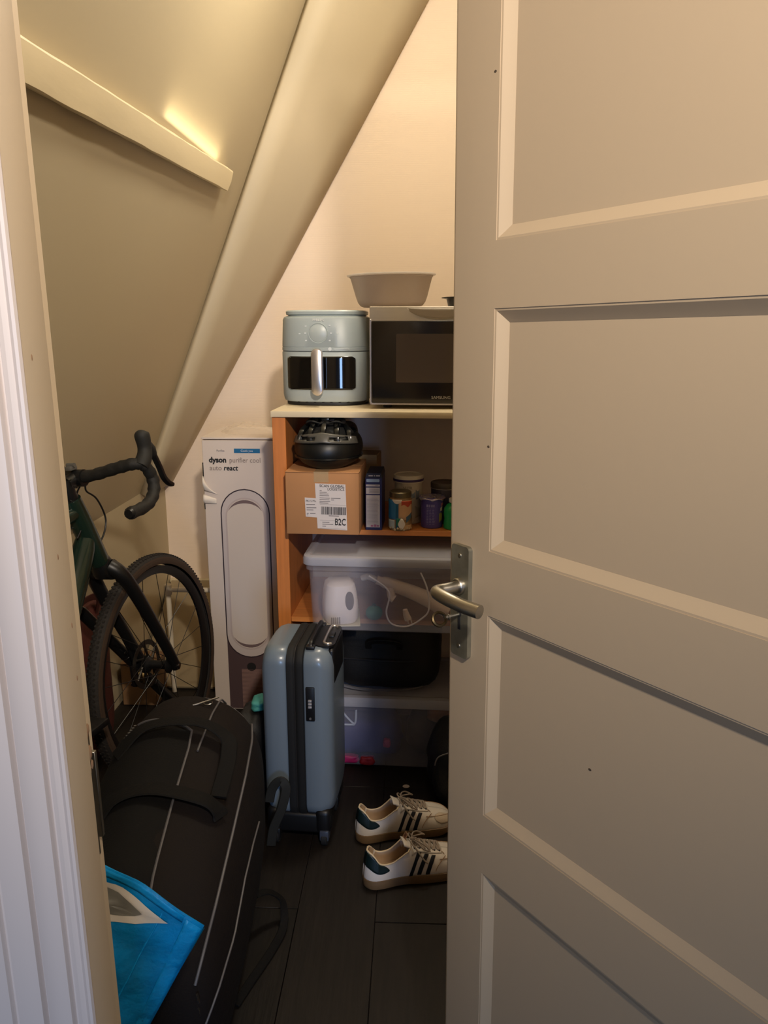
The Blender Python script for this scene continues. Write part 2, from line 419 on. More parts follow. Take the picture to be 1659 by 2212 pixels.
# ------------------------------------------------------------------ air fryer
AFA, AFB, AFN = .141, .140, 3.1
m_af = mat('airfryer_plastic', (164, 174, 174), .38, bump=.015, bscale=300)
m_af_l = mat('airfryer_lid', (178, 188, 186), .34)
m_blackglass = mat('black_glass', (8, 8, 9), .07, spec=.6)
m_chrome = mat('brushed_silver', (206, 200, 196), .28, metal=.85)
af = thing('air_fryer', 'pale grey-green air fryer with a window drawer and silver handle', 'air fryer', (-.285, 2.585, TZ), -3)
def ring(a, b, z, n=AFN, k=56): return [Vector((x, y, z)) for x, y in supel(a, b, n, k)]
bm = NB(); loft(bm, [ring(.126, .126, 0), ring(.130, .130, .003), ring(.130, .130, .011)]); obj('foot_ring', bm, mat('dark_plastic', (26, 26, 27), .5), af)
bm = NB()
loft(bm, [ring(.130, .130, .0105), ring(.136, .135, .013), ring(AFA-.0015, AFB-.0015, .024), ring(AFA, AFB, .034), ring(AFA+.0005, AFB+.0005, .163), ring(AFA-.001, AFB-.001, .1655)])
obj('drawer', bm, m_af, af)
bm = NB()
loft(bm, [ring(AFA-.002, AFB-.002, .1668), ring(AFA+.0003, AFB+.0003, .169), ring(AFA+.0003, AFB+.0003, .1775), ring(AFA-.0012, AFB-.0012, .179), ring(AFA-.0012, AFB-.0012, .1795), ring(AFA, AFB, .1812), ring(AFA-.0035, AFB-.0035, .262), ring(AFA-.007, AFB-.007, .270), ring(AFA-.016, AFB-.016, .274)])
obj('upper_body', bm, m_af, af)
bm = NB(); loft(bm, [ring(.120, .120, .2735), ring(.121, .121, .276), ring(.127, .127, .2785), ring(.128, .128, .287), ring(.125, .125, .2905), ring(.08, .08, .2925)]); obj('lid', bm, m_af_l, af)
def AFP(x, z, off):   # point on the front face
    a, b = AFA, AFB
    return Vector((x, -(b*(1-abs(x/a)**AFN)**(1/AFN))-off, z))
def af_patch(name, x0, x1, z0, z1, r, off, m, parent, nu=18, nv=12):
    bm = NB()
    def f(u, v):
        z = z0+(z1-z0)*v; d = min(z-z0, z1-z); ins = 0
        if d < r: ins = r-math.sqrt(max(0, r*r-(r-d)**2))
        return AFP(x0+ins+(x1-x0-2*ins)*u, z, off)
    V = grid(bm, f, nu, nv)
    return obj(name, bm, m, parent, thick=.0012, off=1)
dx = -.002
af_patch('window', dx-.106, dx+.106, .050, .152, .010, .0006, m_blackglass, af, 24, 20)
af_patch('window_trim', dx-.108, dx+.108, .048, .154, .011, .0001, m_af, af, 24, 20)
bm = NB()   # handle: a rounded upright bar standing off the drawer
hr = rrect(.035, .142, .0172, 8)
HM = Matrix.Translation((-.006, -AFB-.0405, .106)) @ Matrix.Rotation(R(90), 4, 'X')
rings = []
for s, h in ((.97, -.012), (1, -.010), (1, .002), (.95, .0055), (.82, .007)):
    rings.append([HM @ Vector((p[0]*s, p[1]*(1-(1-s)*.3), h)) for p in hr])
loft(bm, rings); obj('handle', bm, m_chrome, af)
for a, b in ((.140, .168), (.050, .075)):
    bm = NB(); box(bm, -.016, .004, -AFB-.032, -AFB+.004, a, b, .004, 2); obj('handle_mount', bm, m_af, af)
bm = NB(); KM = Matrix.Translation((-.008, -AFB+.001, .222)) @ Matrix.Rotation(R(90), 4, 'X')
lathe(bm, [(0, .0022), (.026, .0022), (.0272, .0014), (.0278, .0004), (.0285, .0004), (.029, .002), (.030, .0024), (.0305, .0005), (.0305, -.004)], 40, M=KM)
obj('control_dial', bm, m_af_l, af)
m_icon = mat('faint_print', (214, 220, 220), .5)
bm = NB()
for (x, z) in ((-.046, .243), (-.048, .222), (-.046, .200), (-.066, .220), (.028, .245), (.032, .222), (.052, .222), (.028, .200)):
    bm = NB(); flat(bm, rrect(.006, .0035, .001, 2), XZ(x, AFP(x, z, .0006).y, z), .0004); obj('dial_icon', bm, m_icon, af)
text('brand_text', 'PHILIPS', .011, mat('pale_print', (224, 226, 222), .5), af, XZ(-.024, AFP(0, .255, .002).y, .2575), bold=.0002)
bm = NB(); fm = XZ(.028, AFP(.03, .17, .0004).y, .1745); flat(bm, rrect(.011, .011, .0054, 4), fm, .0005); flat(bm, rrect(.05, .0022, .001, 2, .036, 0), Matrix.Translation((0, .0005, 0)) @ fm, .0005)
obj('badge', bm, m_icon, af)
bm = NB()
for k in range(7):
    x = -.075+.026*k; p = AFP(x, 0, 0); box(bm, x-.004, x+.004, p.y+.007, p.y+.013, .010, .0165, .001, 1)
obj('vent', bm, mat('dark_hole', (22, 20, 18), .9), af)

# ------------------------------------------------------------------ microwave
mw = thing('microwave', 'silver microwave with a black glass door on top of the shelf', 'microwave', (-.138, 2.372, TZ), SRZ)
m_mw = mat('microwave_silver', (196, 186, 172), .38, metal=.15, bump=.01, bscale=300)
bm = NB(); box(bm, .001, .488, .022, .36, .012, .298, .003, 2); obj('casing', bm, m_mw, mw)
bm = NB(); box(bm, 0, .489, .0, .024, .012, .299, .003, 3); obj('front_frame', bm, m_mw, mw)
bm = NB(); box(bm, .006, .375, -.006, .002, .018, .258, .003, 3); dmw = obj('door', bm, mat('microwave_black', (34, 29, 26), .16), mw)
bm = NB(); prism(bm, rrect(.235, .142, .004, 3, .197, .150), .0012, XZ(0, -.0058, 0)); obj('window', bm, mat('microwave_window', (92, 80, 68), .12), dmw, ang=20)
bm = NB(); box(bm, .0, .489, -.004, .003, .012, .018, .001, 1); box(bm, .0, .006, -.004, .003, .012, .262, .001, 1); obj('edge_trim', bm, m_chrome, mw)
bm = NB()   # scooped grip at the top of the door
def scoop(u, v):
    x = .110+.20*u; d = math.sin(math.pi*u)**.6
    return Vector((x, -.0062-.004*(1-v)*d, .2955-.034*d*v-.001))
grid(bm, scoop, 22, 5); obj('grip', bm, m_mw, mw, thick=.002, off=0)
bm = NB(); box(bm, .38, .483, -.005, .002, .018, .258, .002, 2); obj('control_panel', bm, m_blackglass, mw)
for (x, y) in ((.05, .05), (.44, .05), (.05, .32), (.44, .32)):
    bm = NB(); lathe(bm, [(0, 0), (.013, 0), (.015, .013), (0, .013)], 14, (x, y, 0)); obj('foot', bm, mat('dark_plastic', (26, 26, 27), .5), mw)
text('brand_text', 'SAMSUNG', .0122, mat('silver_print', (176, 172, 166), .4), mw, XZ(.185, -.0063, .031), sx=1.03)
MT = TZ+.2995
# ------------------------------------------------------------------ bowl and pan on the microwave
m_bowl = milky('beige_plastic', (228, 218, 210), .55)
bw = thing('food_container', 'oval beige plastic container with a lid, half over the microwave edge', 'container', (-.078, 2.545, MT+.0018), 0, rot=(0, R(-1.0), R(-3)))
bm = NB()
lathe(bm, [(0, .0), (.088, .0), (.098, .004), (.106, .014), (.112, .030), (.128, .088), (.131, .090), (.131, .094), (.1285, .0945)], 56, sx=1.0, sy=.72)
obj('body', bm, m_bowl, bw)
bm = NB(); lathe(bm, [(.118, .0935), (.1375, .0932), (.1395, .0955), (.1385, .0985), (.132, .1005), (.124, .099), (0, .0985)], 56, sx=1.0, sy=.72)
obj('lid', bm, milky('pale_lid', (226, 218, 210), .45), bw)
pn = thing('frying_pan', 'small black pan at the right on the microwave top', 'pan', (.175, 2.50, MT), 0)
bm = NB(); lathe(bm, [(0, .0), (.07, .0), (.078, .004), (.083, .024), (.0985, .027), (.0985, .029), (.081, .0275), (.074, .006), (0, .004)], 44)
obj('body', bm, mat('black_enamel', (24, 23, 22), .3), pn)
bm = NB(); tube(bm, spline([(.08, 0, .022), (.13, .01, .03), (.20, .02, .036)], 5), .009, 10); obj('handle', bm, mat('dark_plastic', (26, 26, 27), .5), pn)

# ------------------------------------------------------------------ carton with labels on the middle shelf
m_card = mat('corrugated_card', (178, 128, 84), .8, bump=.08, bscale=9, var=.07, vscale=5)
m_label = mat('label_paper', (216, 208, 206), .55)
m_ink = mat('black_ink', (26, 24, 26), .7); m_ink2 = mat('grey_ink', (120, 114, 116), .7)
cb = thing('cardboard_box', 'brown cardboard carton with white shipping labels below the helmet', 'box', (-.379, 2.232, MZ), -1.6)
CW, CD, CH = .217, .24, .186
bm = NB(); box(bm, 0, CW, 0, CD, 0, CH, .004, 2); obj('carton', bm, m_card, cb)
bm = NB(); box(bm, .0, CW, .0, CD/2-.001, CH-.0006, CH+.0022, .001, 1); obj('flap', bm, m_card, cb)
bm = NB(); box(bm, .0, CW, CD/2+.001, CD, CH-.0006, CH+.0022, .001, 1); obj('flap', bm, m_card, cb)
m_tape = clear('clear_tape', (214, 190, 150), .35, .15)
bm = NB(); box(bm, .085, .128, -.0006, CD, CH+.0023, CH+.0026); box(bm, .085, .128, -.0009, -.0001, CH-.028, CH+.0026); obj('tape', bm, m_tape, cb, smooth=False)
F = XZ(0, -.0004, 0)
tilt = Matrix.Translation((0, -.0003, 0)) @ F
bm = NB(); flat(bm, [(.057, .112), (.092, .110), (.094, .052), (.059, .0545)], F); lab2 = obj('label', bm, m_label, cb, smooth=False)
G = XZ(0, -.0011, 0)
text('label_text', 'PK15 Mix', .0095, m_ink, lab2, G @ Matrix.Translation((.060, .0985, 0)), sx=.86)
bm = NB()
for (x, z, w) in ((.061, .091, .026), (.062, .081, .03), (.062, .0745, .02), (.062, .064, .006), (.072, .064, .016), (.062, .0595, .005)): strip(bm, x, x+w, z-.0005, z+.0012 if z != .081 else z+.0018, G)
obj('label_lines', bm, m_ink2, lab2, smooth=False)
G1 = XZ(0, -.0012, 0)
bm = NB(); flat(bm, [(.088, .1545), (.1775, .1525), (.1815, .0145), (.0935, .0195)], G1); lab = obj('label', bm, m_label, cb, smooth=False)
G2 = XZ(0, -.0019, 0) @ Matrix.Rotation(R(-1.4), 4, 'Z')
text('label_text', 'SCAN GLOBAL', .0112, m_ink, lab, G2 @ Matrix.Translation((.0975, .1465, 0)), sx=.98, bold=.0001)
text('label_text', 'LOGISTICS', .0112, m_ink, lab, G2 @ Matrix.Translation((.121, .1375, 0)), sx=.93, bold=.0001)
text('label_text', 'B2C', .0285, m_ink, lab, G2 @ Matrix.Translation((.1435, .034, 0)), sx=.66, bold=.0004)
bm = NB()
for (z, w) in ((.135, .006), (.1305, .021), (.1255, .026), (.1205, .028), (.1135, .03), (.1085, .029), (.1035, .031), (.0985, .026)): strip(bm, .0985, .0985+w, z, z+.0018, G2)
for (x, z, w) in ((.132, .1135, .028), (.132, .1085, .009), (.126, .0605, .03), (.107, .0405, .021), (.107, .0345, .032), (.107, .0285, .011)): strip(bm, x, x+w, z, z+.0019, G2)
for z in (.0945, .0475, .0225): strip(bm, .0995, .176, z, z+.0004, G2)
obj('label_lines', bm, m_ink2, lab, smooth=False)
bm = NB(); x = .1035; random.seed(3)
while x < .1765:
    w = random.choice((.0007, .0011, .0016, .0026)); strip(bm, x, min(x+w, .177), .0650, .0885, G2); x += w+random.choice((.0006, .0009, .0014))
obj('barcode', bm, mat('barcode_ink', (70, 66, 68), .7), lab, smooth=False)
kb = thing('folder_box', 'flat brown kraft box behind the helmet and the labelled carton', 'box', (-.145, 2.49, MZ), -6)
bm = NB(); box(bm, -.10, .022, 0, .10, 0, .195, .002, 1); obj('carton', bm, mat('kraft', (150, 124, 90), .8, bump=.06, bscale=12), kb)
bm = NB(); box(bm, -.10, .022, -.001, .10, .1945, .198, .001, 1); box(bm, -.10, .022, -.0016, .0, .18, .198, .0005, 1); obj('lid_flap', bm, mat('kraft_lid', (160, 136, 98), .8), kb)

# ------------------------------------------------------------------ bicycle helmet
hm = thing('bicycle_helmet', 'matt black bicycle helmet lying on the cardboard carton', 'helmet', (-.262, 2.352, MZ+CH+.0045), -3)
m_hb = mat('helmet_black', (17, 18, 17), .42); m_hd = mat('helmet_foam', (30, 30, 27), .8, bump=.2, bscale=150)
HA, HB_, HH = .103, .122, .150
def HP(t, e, s=1.0):   # t around, e elevation 0..90: egg shaped shell
    ce, se = math.cos(R(e)), math.sin(R(e)); c, s2 = math.cos(t), math.sin(t)
    return Vector((HA*s*c*ce**.75, HB_*s*s2*ce**.75, .048+(HH-.048)*s*se))
bm = NB(); rings = []
for s, z in ((.50, .001), (.66, .002), (.82, .012), (.94, .028), (1.0, .050), (1.0, .066), (.97, .082), (.90, .096), (.80, .106)):
    rings.append([Vector((HA*s*math.cos(2*math.pi*k/48), HB_*s*math.sin(2*math.pi*k/48), z+(.004*math.cos(4*math.pi*k/48)))) for k in range(48)])
loft(bm, rings, True, False, False); obj('lower_shell', bm, m_hb, hm, thick=.012, off=-1)
bm = NB(); loft(bm, [[HP(2*math.pi*k/40, e, .90) for k in range(40)] for e in (4, 18, 34, 50, 66, 80, 89)]); obj('foam_liner', bm, m_hd, hm)
m_rib = mat('helmet_gloss', (20, 22, 22), .22)
for i, x in enumerate((-.074, -.040, 0, .040, .074)):   # ribs running front to back over the crown
    bm = NB(); pts = []
    for k in range(21):
        a = math.pi*k/20; yy = math.cos(a); h = math.sin(a); w = math.sqrt(max(0, 1-(x/HA)**2))
        pts.append(Vector((x*(.62+.38*abs(yy)), HB_*.84*w*yy, .090+(HH-.088)*(h**.8)*w*.98)))
    tube(bm, pts, .010, 8, flat=(.011, .007)); obj('rib', bm, m_rib, hm)
bm = NB(); pts = [Vector((HA*.965*math.cos(a), HB_*.965*math.sin(a), .034)) for a in [2*math.pi*k/48 for k in range(48)]]
tube(bm, [q_*1 for q_ in pts], .004, 8, closed=True); obj('rim_band', bm, m_rib, hm)
m_band = mat('helmet_grey', (78, 76, 70), .36)
bm = NB()   # grey bridge at the back with two slots
def band(u, v):
    a = R(205+130*u); e = 17+18*v*(1-.3*abs(2*u-1))
    p = HP(a, e, 1.055); p.z += .010*(1-abs(2*u-1)); return p
V = grid(bm, band, 40, 9)
kill = [f for f in bm.faces if (lambda u, v: (.16 < u < .42 or .58 < u < .84) and .42 < v < .72)((math.degrees(math.atan2(f.calc_center_median().y/HB_, f.calc_center_median().x/HA)) % 360-205)/130, (lambda z: (z-.079)/.035)(f.calc_center_median().z))]
bmesh.ops.delete(bm, geom=kill, context='FACES'); obj('rear_bridge', bm, m_band, hm, thick=.006, off=0)
bm = NB()
for sx in (-1, 1):
    tube(bm, spline([(sx*.012, -.075, HH-.006), (sx*.035, -.082, HH+.002), (sx*.052, -.06, HH-.006), (sx*.048, -.03, HH+.002), (sx*.02, -.02, HH+.006), (sx*.002, -.045, HH+.004), (sx*.012, -.075, HH-.006)], 5), .005, 6, flat=(.006, .0025))
obj('strap', bm, mat('nylon_black', (14, 14, 15), .7), hm)
bm = NB(); box(bm, -.012, .012, -.06, -.044, HH, HH+.010, .003, 2); obj('buckle', bm, m_rib, hm)
# fit: the shell is a little wider than deep from the front
hm.scale = (1.0, 1.0, .92)

# ------------------------------------------------------------------ groceries on the middle shelf
m_navy = mat('navy_card', (34, 36, 92), .45)
ct = thing('carton_pack', 'tall dark blue carton with white text panels beside the cardboard box', 'carton', (-.148, 2.290, MZ), -2)
bm = NB(); box(bm, 0, .050, 0, .125, 0, .160, .0015, 1)
obj('carton', bm, m_navy, ct)
bm = NB(); prism(bm, [(0, .160), (.050, .160), (.047, .174), (.004, .174)], .123, XZ(0, .124, 0)); obj('top_flap', bm, mat('navy_dark', (26, 27, 50), .5), ct, smooth=False)
m_pan = mat('print_white', (206, 200, 200), .5)
bm = NB(); Fp = XZ(0, -.0002, 0)
for (z0, z1) in ((.009, .108), (.1115, .131), (.1345, .1405)): strip(bm, .0025, .0435, z0, z1, Fp)
obj('text_panel', bm, m_pan, ct, smooth=False)
bm = NB(); flat(bm, rrect(.039, .009, .002, 2, .023, .1525), Fp); obj('text_panel', bm, mat('print_paleblue', (150, 176, 204), .5), ct, smooth=False)
bm = NB(); Fq = XZ(0, -.0009, 0)
for k in range(22):
    z = .019+.0038*k; strip(bm, .005, .041-.004*random.random(), z, z+.0009, Fq)
for k in range(4): strip(bm, .011+.002*random.random(), .041, .115+.0036*k, .1165+.0036*k, Fq)
strip(bm, .030, .040, .137, .1385, Fq)
obj('fine_print', bm, mat('print_greyblue', (160, 156, 160), .6), ct, smooth=False)
bm = NB(); strip(bm, .016, .024, .0105, .016, Fq); strip(bm, .026, .033, .0105, .0175, Fq); strip(bm, .034, .041, .011, .016, Fq); obj('logo_print', bm, mat('print_rose', (176, 110, 140), .6), ct, smooth=False)
bm = NB()
for (x, w) in ((.010, .013), (.026, .003), (.032, .012)): strip(bm, x, x+w, .1655, .1685, XZ(0, -.0006, 0))
obj('top_print', bm, mat('print_paper', (190, 186, 190), .6), ct, smooth=False)

def can_patch(name, r, a0, a1, prof, m, parent, off=.0006, n=12):
    """printed patch on a round body; prof(u) -> (z0, z1) over angle a0..a1 (degrees, -90 faces the room)"""
    bm = NB()
    def f(u, v):
        a = R(a0+(a1-a0)*u); z0, z1 = prof(u); z = z0+(z1-z0)*v; rr = (r(z) if callable(r) else r)+off
        return Vector((rr*math.cos(a), rr*math.sin(a), z))
    grid(bm, f, n, 6); return obj(name, bm, m, parent, thick=.0003)
jr = thing('glass_jar', 'glass food jar with a blue and red patterned label', 'jar', (-.043, 2.305+.005, MZ), 0)
RJ = .0350
bm = NB(); lathe(bm, [(0, .0), (.031, .0), (RJ, .004), (RJ, .092), (.032, .100), (.030, .103), (.030, .110)], 36); obj('jar_body', bm, mat('jar_content', (150, 120, 84), .12, var=.4, vscale=40), jr)
bm = NB(); lathe(bm, [(.0305, .102), (.0335, .102), (.0335, .1155), (.031, .118), (0, .1175)], 36); obj('lid', bm, mat('bronze_lid', (120, 108, 84), .35, metal=.7), jr)
m_j = lambda n, c: mat('label_'+n, c, .45)
can_patch('label_patch', RJ, -178, -112, lambda u: (.036, .096), m_j('blue', (44, 116, 164)), jr)
can_patch('label_patch', RJ, -112, -98, lambda u: (.008, .094), m_j('teal', (24, 92, 130)), jr, .0007)
can_patch('label_patch', RJ, -172, -118, lambda u: (.008, .034), m_j('pale', (176, 190, 196)), jr)
can_patch('label_patch', RJ, -134, -82, lambda u: (.096-.004*u-.010*math.sin(math.pi*u), .097), m_j('white', (226, 218, 208)), jr, .001)
can_patch('label_patch', RJ, -98, -18, lambda u: (.034+.018*abs(u-.4), .094), m_j('sand', (206, 164, 124)), jr, .0008)
can_patch('label_patch', RJ, -84, -20, lambda u: (.078+.004*math.sin(9*u), .094-.003*u), m_j('red', (190, 74, 50)), jr, .0012)
can_patch('label_patch', RJ, -108, -84, lambda u: (.014+.01*u, .040), m_j('green', (34, 110, 86)), jr, .0011)
can_patch('label_patch', RJ, -100, -66, lambda u: (.020-.014*math.sin(math.pi*u), .024+.016*math.sin(math.pi*u)), m_j('white', (226, 218, 208)), jr, .0014)
can_patch('label_patch', RJ, -60, -24, lambda u: (.026+.016*u, .044+.012*u), m_j('slate', (66, 96, 116)), jr, .0013)
can_patch('label_patch', RJ, -72, -24, lambda u: (.006, .018), m_j('sand2', (196, 156, 112)), jr, .0009)
bm = NB()
for k in range(9):
    a = R(-150+16*k); bmesh.ops.create_icosphere(bm, subdivisions=2, radius=.004, matrix=Matrix.Translation((.0335*math.cos(a), .0335*math.sin(a), .008+.003*math.sin(k*2.3))))
obj('jar_contents', bm, m_j('almond', (196, 178, 140)), jr)

tb = thing('formula_tub', 'white tub with a grey lid and a purple band behind the glass jar', 'tub', (-.020, 2.405, MZ), 0)
bm = NB(); lathe(bm, [(0, 0), (.040, 0), (.043, .003), (.044, .06), (.043, .130)], 40); obj('tub_body', bm, mat('tub_white', (196, 186, 172), .4), tb)
bm = NB(); lathe(bm, [(.043, .130), (.0475, .130), (.0475, .149), (.046, .152), (.043, .1525), (.041, .150), (0, .150)], 40); obj('lid', bm, mat('tub_lid', (206, 198, 184), .4), tb)
bm = NB(); lathe(bm, [(.0476, .1335), (.0482, .1338), (.0482, .1405), (.0476, .141)], 40); obj('lid_band', bm, mat('purple_band', (58, 44, 96), .4), tb)
text('tub_text', 'NUTR', .012, mat('tub_print', (140, 130, 120), .5), tb, XZ(-.017, -.0446, .112), sx=.9, bold=.0003)
for a0, a1, z0, z1, n, c in ((-128, -104, .074, .098, 'g1', (150, 150, 150)), (-84, -62, .080, .104, 'g2', (128, 140, 156)), (-58, -40, .078, .110, 'g3', (120, 128, 140)), (-62, -30, .02, .06, 'g4', (176, 168, 150)), (-100, -64, .004, .016, 'g5', (214, 200, 178))):
    can_patch('print_patch', .0437, a0, a1, lambda u, z0=z0, z1=z1: (z0+.006*u, z1-.012*u*(1-u)*2), m_j(n, c), tb)

cp = thing('dessert_cup', 'purple plastic cup with a crumpled foil lid', 'cup', (.0525, 2.342, MZ), 0)
rc = lambda z: .0325+.0025*z/.1
bm = NB(); lathe(bm, [(0, 0), (.030, 0), (.0325, .003), (.0345, .088), (.0360, .092), (.0385, .0935), (.0385, .0955), (.034, .0955)], 36); obj('cup_body', bm, mat('violet_plastic', (86, 76, 150), .4), cp)
bm = NB(); random.seed(5)
def foil(u, v):
    a = 2*math.pi*u; r = .0415*v+.0008; rr = r*(1+.05*math.sin(5*a+1)*v)
    return Vector((rr*math.cos(a), rr*math.sin(a), .0958+.0026*noise.noise(Vector((rr*math.cos(a)*110, rr*math.sin(a)*110, 3)))-(.006*max(0, v-.88)/.12*(1+.6*math.sin(7*a)))))
grid(bm, foil, 44, 14, True); obj('foil_lid', bm, mat('foil', (190, 180, 196), .22, metal=.7), cp, ang=60, thick=.0003)
bm = NB(); Fc = XZ(0, 0, 0)
for k in range(11):
    z = .014+.0048*k
    for (x, w) in ((-.016, .006), (-.008, .007), (.001, .008)):
        a = -math.acos(min(.99, (x+w/2)/.034)); bx = Matrix.Translation((0, 0, 0)); y = -math.sqrt(max(1e-6, (rc(z)+.0006)**2-(x+w/2)**2)); strip(bm, x, x+w*random.uniform(.6, 1), z, z+.0016, XZ(0, y+.0003, 0))
for x in (-.017, -.010, -.003, .003):
    y = -math.sqrt((rc(.075)+.0006)**2-(x+.003)**2); strip(bm, x, x+.005, .068, .076, XZ(0, y+.0002, 0))
obj('fine_print', bm, mat('print_lilac', (140, 132, 184), .5), cp, smooth=False)
can_patch('print_patch', rc, -50, -22, lambda u: (.018+.008*u, .05-.01*abs(u-.4)), m_j('olive', (150, 146, 72)), cp)
can_patch('print_patch', rc, -44, -26, lambda u: (.054, .064+.004*u), m_j('cream', (206, 196, 180)), cp, .0008)
can_patch('print_patch', rc, -38, -14, lambda u: (.068+.002*u, .078), m_j('rose', (176, 112, 120)), cp)

tn = thing('food_tin', 'dark blue round tin with a lid behind the purple cup', 'tin', (.094, 2.415, MZ), 0)
bm = NB(); lathe(bm, [(0, 0), (.042, 0), (.043, .002), (.043, .108), (.042, .11)], 36); obj('tin_body', bm, mat('tin_navy', (34, 32, 58), .35), tn)
bm = NB(); lathe(bm, [(.0425, .109), (.0445, .110), (.0445, .124), (.043, .1265), (.040, .124), (0, .124)], 36); obj('lid', bm, mat('tin_lid', (74, 68, 62), .35, metal=.4), tn)
bm = NB(); tube(bm, [(.0441*math.cos(a), .0441*math.sin(a), .109) for a in [2*math.pi*k/36 for k in range(36)]], .0009, 6, closed=True); obj('seam', bm, m_chrome, tn)
bt = thing('green_bottle', 'bright green plastic bottle beside the door edge on the middle shelf', 'bottle', (.118, 2.322, MZ), 0)
bt.scale = (1, 1, .64)
bm = NB(); lathe(bm, [(0, 0), (.026, 0), (.0300, .004), (.0300, .03), (.028, .05), (.0300, .07), (.029, .10), (.02, .118), (.012, .124), (.012, .132)], 32); obj('bottle_body', bm, mat('green_plastic', (30, 150, 84), .2, spec=.6), bt)
bm = NB(); lathe(bm, [(.0125, .128), (.0145, .128), (.0145, .145), (.013, .147), (0, .147)], 24); obj('cap', bm, mat('white_cap', (214, 210, 200), .4), bt)
# ------------------------------------------------------------------ plastic storage bins
m_bin = clear('frosted_plastic', (206, 206, 222), .15, .22); m_binlid = clear('frosted_lid', (200, 202, 216), .45, .25)
def bin_box(name, label, loc, rz, w, d, h, lidh, taper):
    t = thing(name, label, 'storage box', loc, rz)
    bm = NB(); rings = []
    def rr(w_, d_, r, z): return [Vector((p[0]+w/2, p[1]+d/2, z)) for p in rrect(w_, d_, r, 5)]
    rings = [rr(w-2*taper-.016, d-2*taper-.016, .02, .001), rr(w-2*taper-.004, d-2*taper-.004, .026, .005), rr(w-2*taper, d-2*taper, .028, .014), rr(w-.030, d-.030, .03, h-lidh-.018), rr(w-.016, d-.016, .03, h-lidh-.014), rr(w-.014, d-.014, .03, h-lidh)]
    loft(bm, rings, True, True, False); obj('tub', bm, m_bin, t, thick=.0018, off=-1)
    bm = NB(); rings = [rr(w-.010, d-.010, .03, h-lidh+.001), rr(w, d, .034, h-lidh+.004), rr(w, d, .034, h-.010), rr(w-.006, d-.006, .032, h-.003), rr(w-.03, d-.03, .026, h), rr(w-.045, d-.045, .022, h-.001), rr(w-.055, d-.055, .02, h-.006)]
    loft(bm, rings, True, False, True); obj('lid', bm, m_binlid, t, thick=.002, off=-1)
    return t
B1 = (-.328, 2.165, LZ); bin_box('storage_bin', 'clear plastic storage bin of gadgets and cables on the lower shelf', B1, SRZ, .56, .385, .237, .031, .022)
B2 = (-.356, 2.330, 0); bin_box('storage_bin', 'clear plastic storage bin on the floor holding blue fabric', B2, -2.5, .56, .352, .258, .038, .018)
# contents of the upper bin
m_ivory = mat('ivory_plastic', (242, 232, 232), .4)
c1 = thing('white_appliance', 'white rounded appliance with a dark oval opening inside the upper bin', 'appliance', (-.225, 2.265, LZ+.009), 14)
bm = NB(); rings = []
for z, s in ((.0, .86), (.012, .98), (.05, 1), (.09, .93), (.118, .82), (.128, .6)): rings.append([Vector((p[0]*s-.1*(z*.12), p[1]*s, z)) for p in rrect(.105, .115, .035, 6)])
loft(bm, rings); obj('body', bm, m_ivory, c1)
bm = NB(); prism(bm, supel(.013, .028, 2.2, 24), .002, Matrix.Translation((.020, -.0545, .075)) @ Matrix.Rotation(R(84), 4, 'X')); obj('opening', bm, mat('dark_oval', (96, 88, 92), .6), c1)
bm = NB()
for k in range(5): box(bm, -.036+.006*k, -.0335+.006*k, -.0592, -.055, .006, .026)
obj('vent', bm, mat('dark_oval', (96, 88, 92), .6), c1, smooth=False)
c2 = thing('hair_wand', 'long beige curling wand lying across the upper bin', 'hair tool', (-.01, 2.29, LZ+.02), 0)
bm = NB(); tube(bm, spline([(-.105, .0, .108), (-.05, .0, .090), (.03, -.01, .062), (.12, -.03, .022)], 6), [.014]*3+[.018+.0006*k for k in range(16)], 16); obj('barrel', bm, mat('beige_tool', (236, 214, 196), .35), c2)
bm = NB(); tube(bm, spline([(-.105, .0, .108), (-.13, .004, .116), (-.15, .01, .110)], 5), .010, 12); obj('handle_cap', bm, mat('grey_tool', (196, 188, 186), .4), c2)
bm = NB(); tube(bm, spline([(-.062, -.012, .088), (-.058, -.014, .06), (-.05, -.016, .052)], 5), .013, 12); obj('clip', bm, mat('beige_tool', (236, 214, 196), .35), c2)
bm = NB(); Lb = Vector((0, 0, LZ))
def W1(x, y, z): return Vector((x, y, LZ+z))
tube(bm, spline([W1(-.135, 2.23, .16), W1(-.075, 2.22, .115), W1(-.082, 2.215, .05), W1(-.065, 2.21, .016), W1(-.02, 2.21, .009), W1(.02, 2.212, .03), W1(.045, 2.215, .06), W1(.04, 2.23, .12), W1(.02, 2.25, .165)], 7), .0026, 8)
cbl = tag(obj('charging_cable', bm, m_ivory), 'looped white cable with a plug inside the upper bin', 'cable')
bm = NB(); tube(bm, [W1(-.026, 2.222, .058), W1(-.022, 2.222, .04), W1(-.016, 2.222, .026)], [.007, .010, .011], 12)
for dx in (-.005, .005): tube(bm, [W1(-.014+dx, 2.222, .028), W1(-.010+dx, 2.222, .012)], .002, 6)
obj('plug', bm, mat('plug_ivory', (226, 204, 190), .4), cbl)
c3 = thing('teal_ball', 'small teal rubber ball on the bin bottom beside the white appliance', 'ball', (-.122, 2.27, LZ+.006), 0)
bm = NB(); bmesh.ops.create_icosphere(bm, subdivisions=3, radius=.024, matrix=Matrix.Translation((0, 0, .0225)) @ Matrix.Diagonal((1.1, 1, .95, 1)))
obj('body', bm, mat('teal_rubber', (40, 120, 108), .6), c3)
bm = NB(); lathe(bm, [(.0, .044), (.006, .0455), (.006, .050), (.0, .051)], 12); obj('valve', bm, mat('teal_dark', (28, 84, 78), .6), c3)
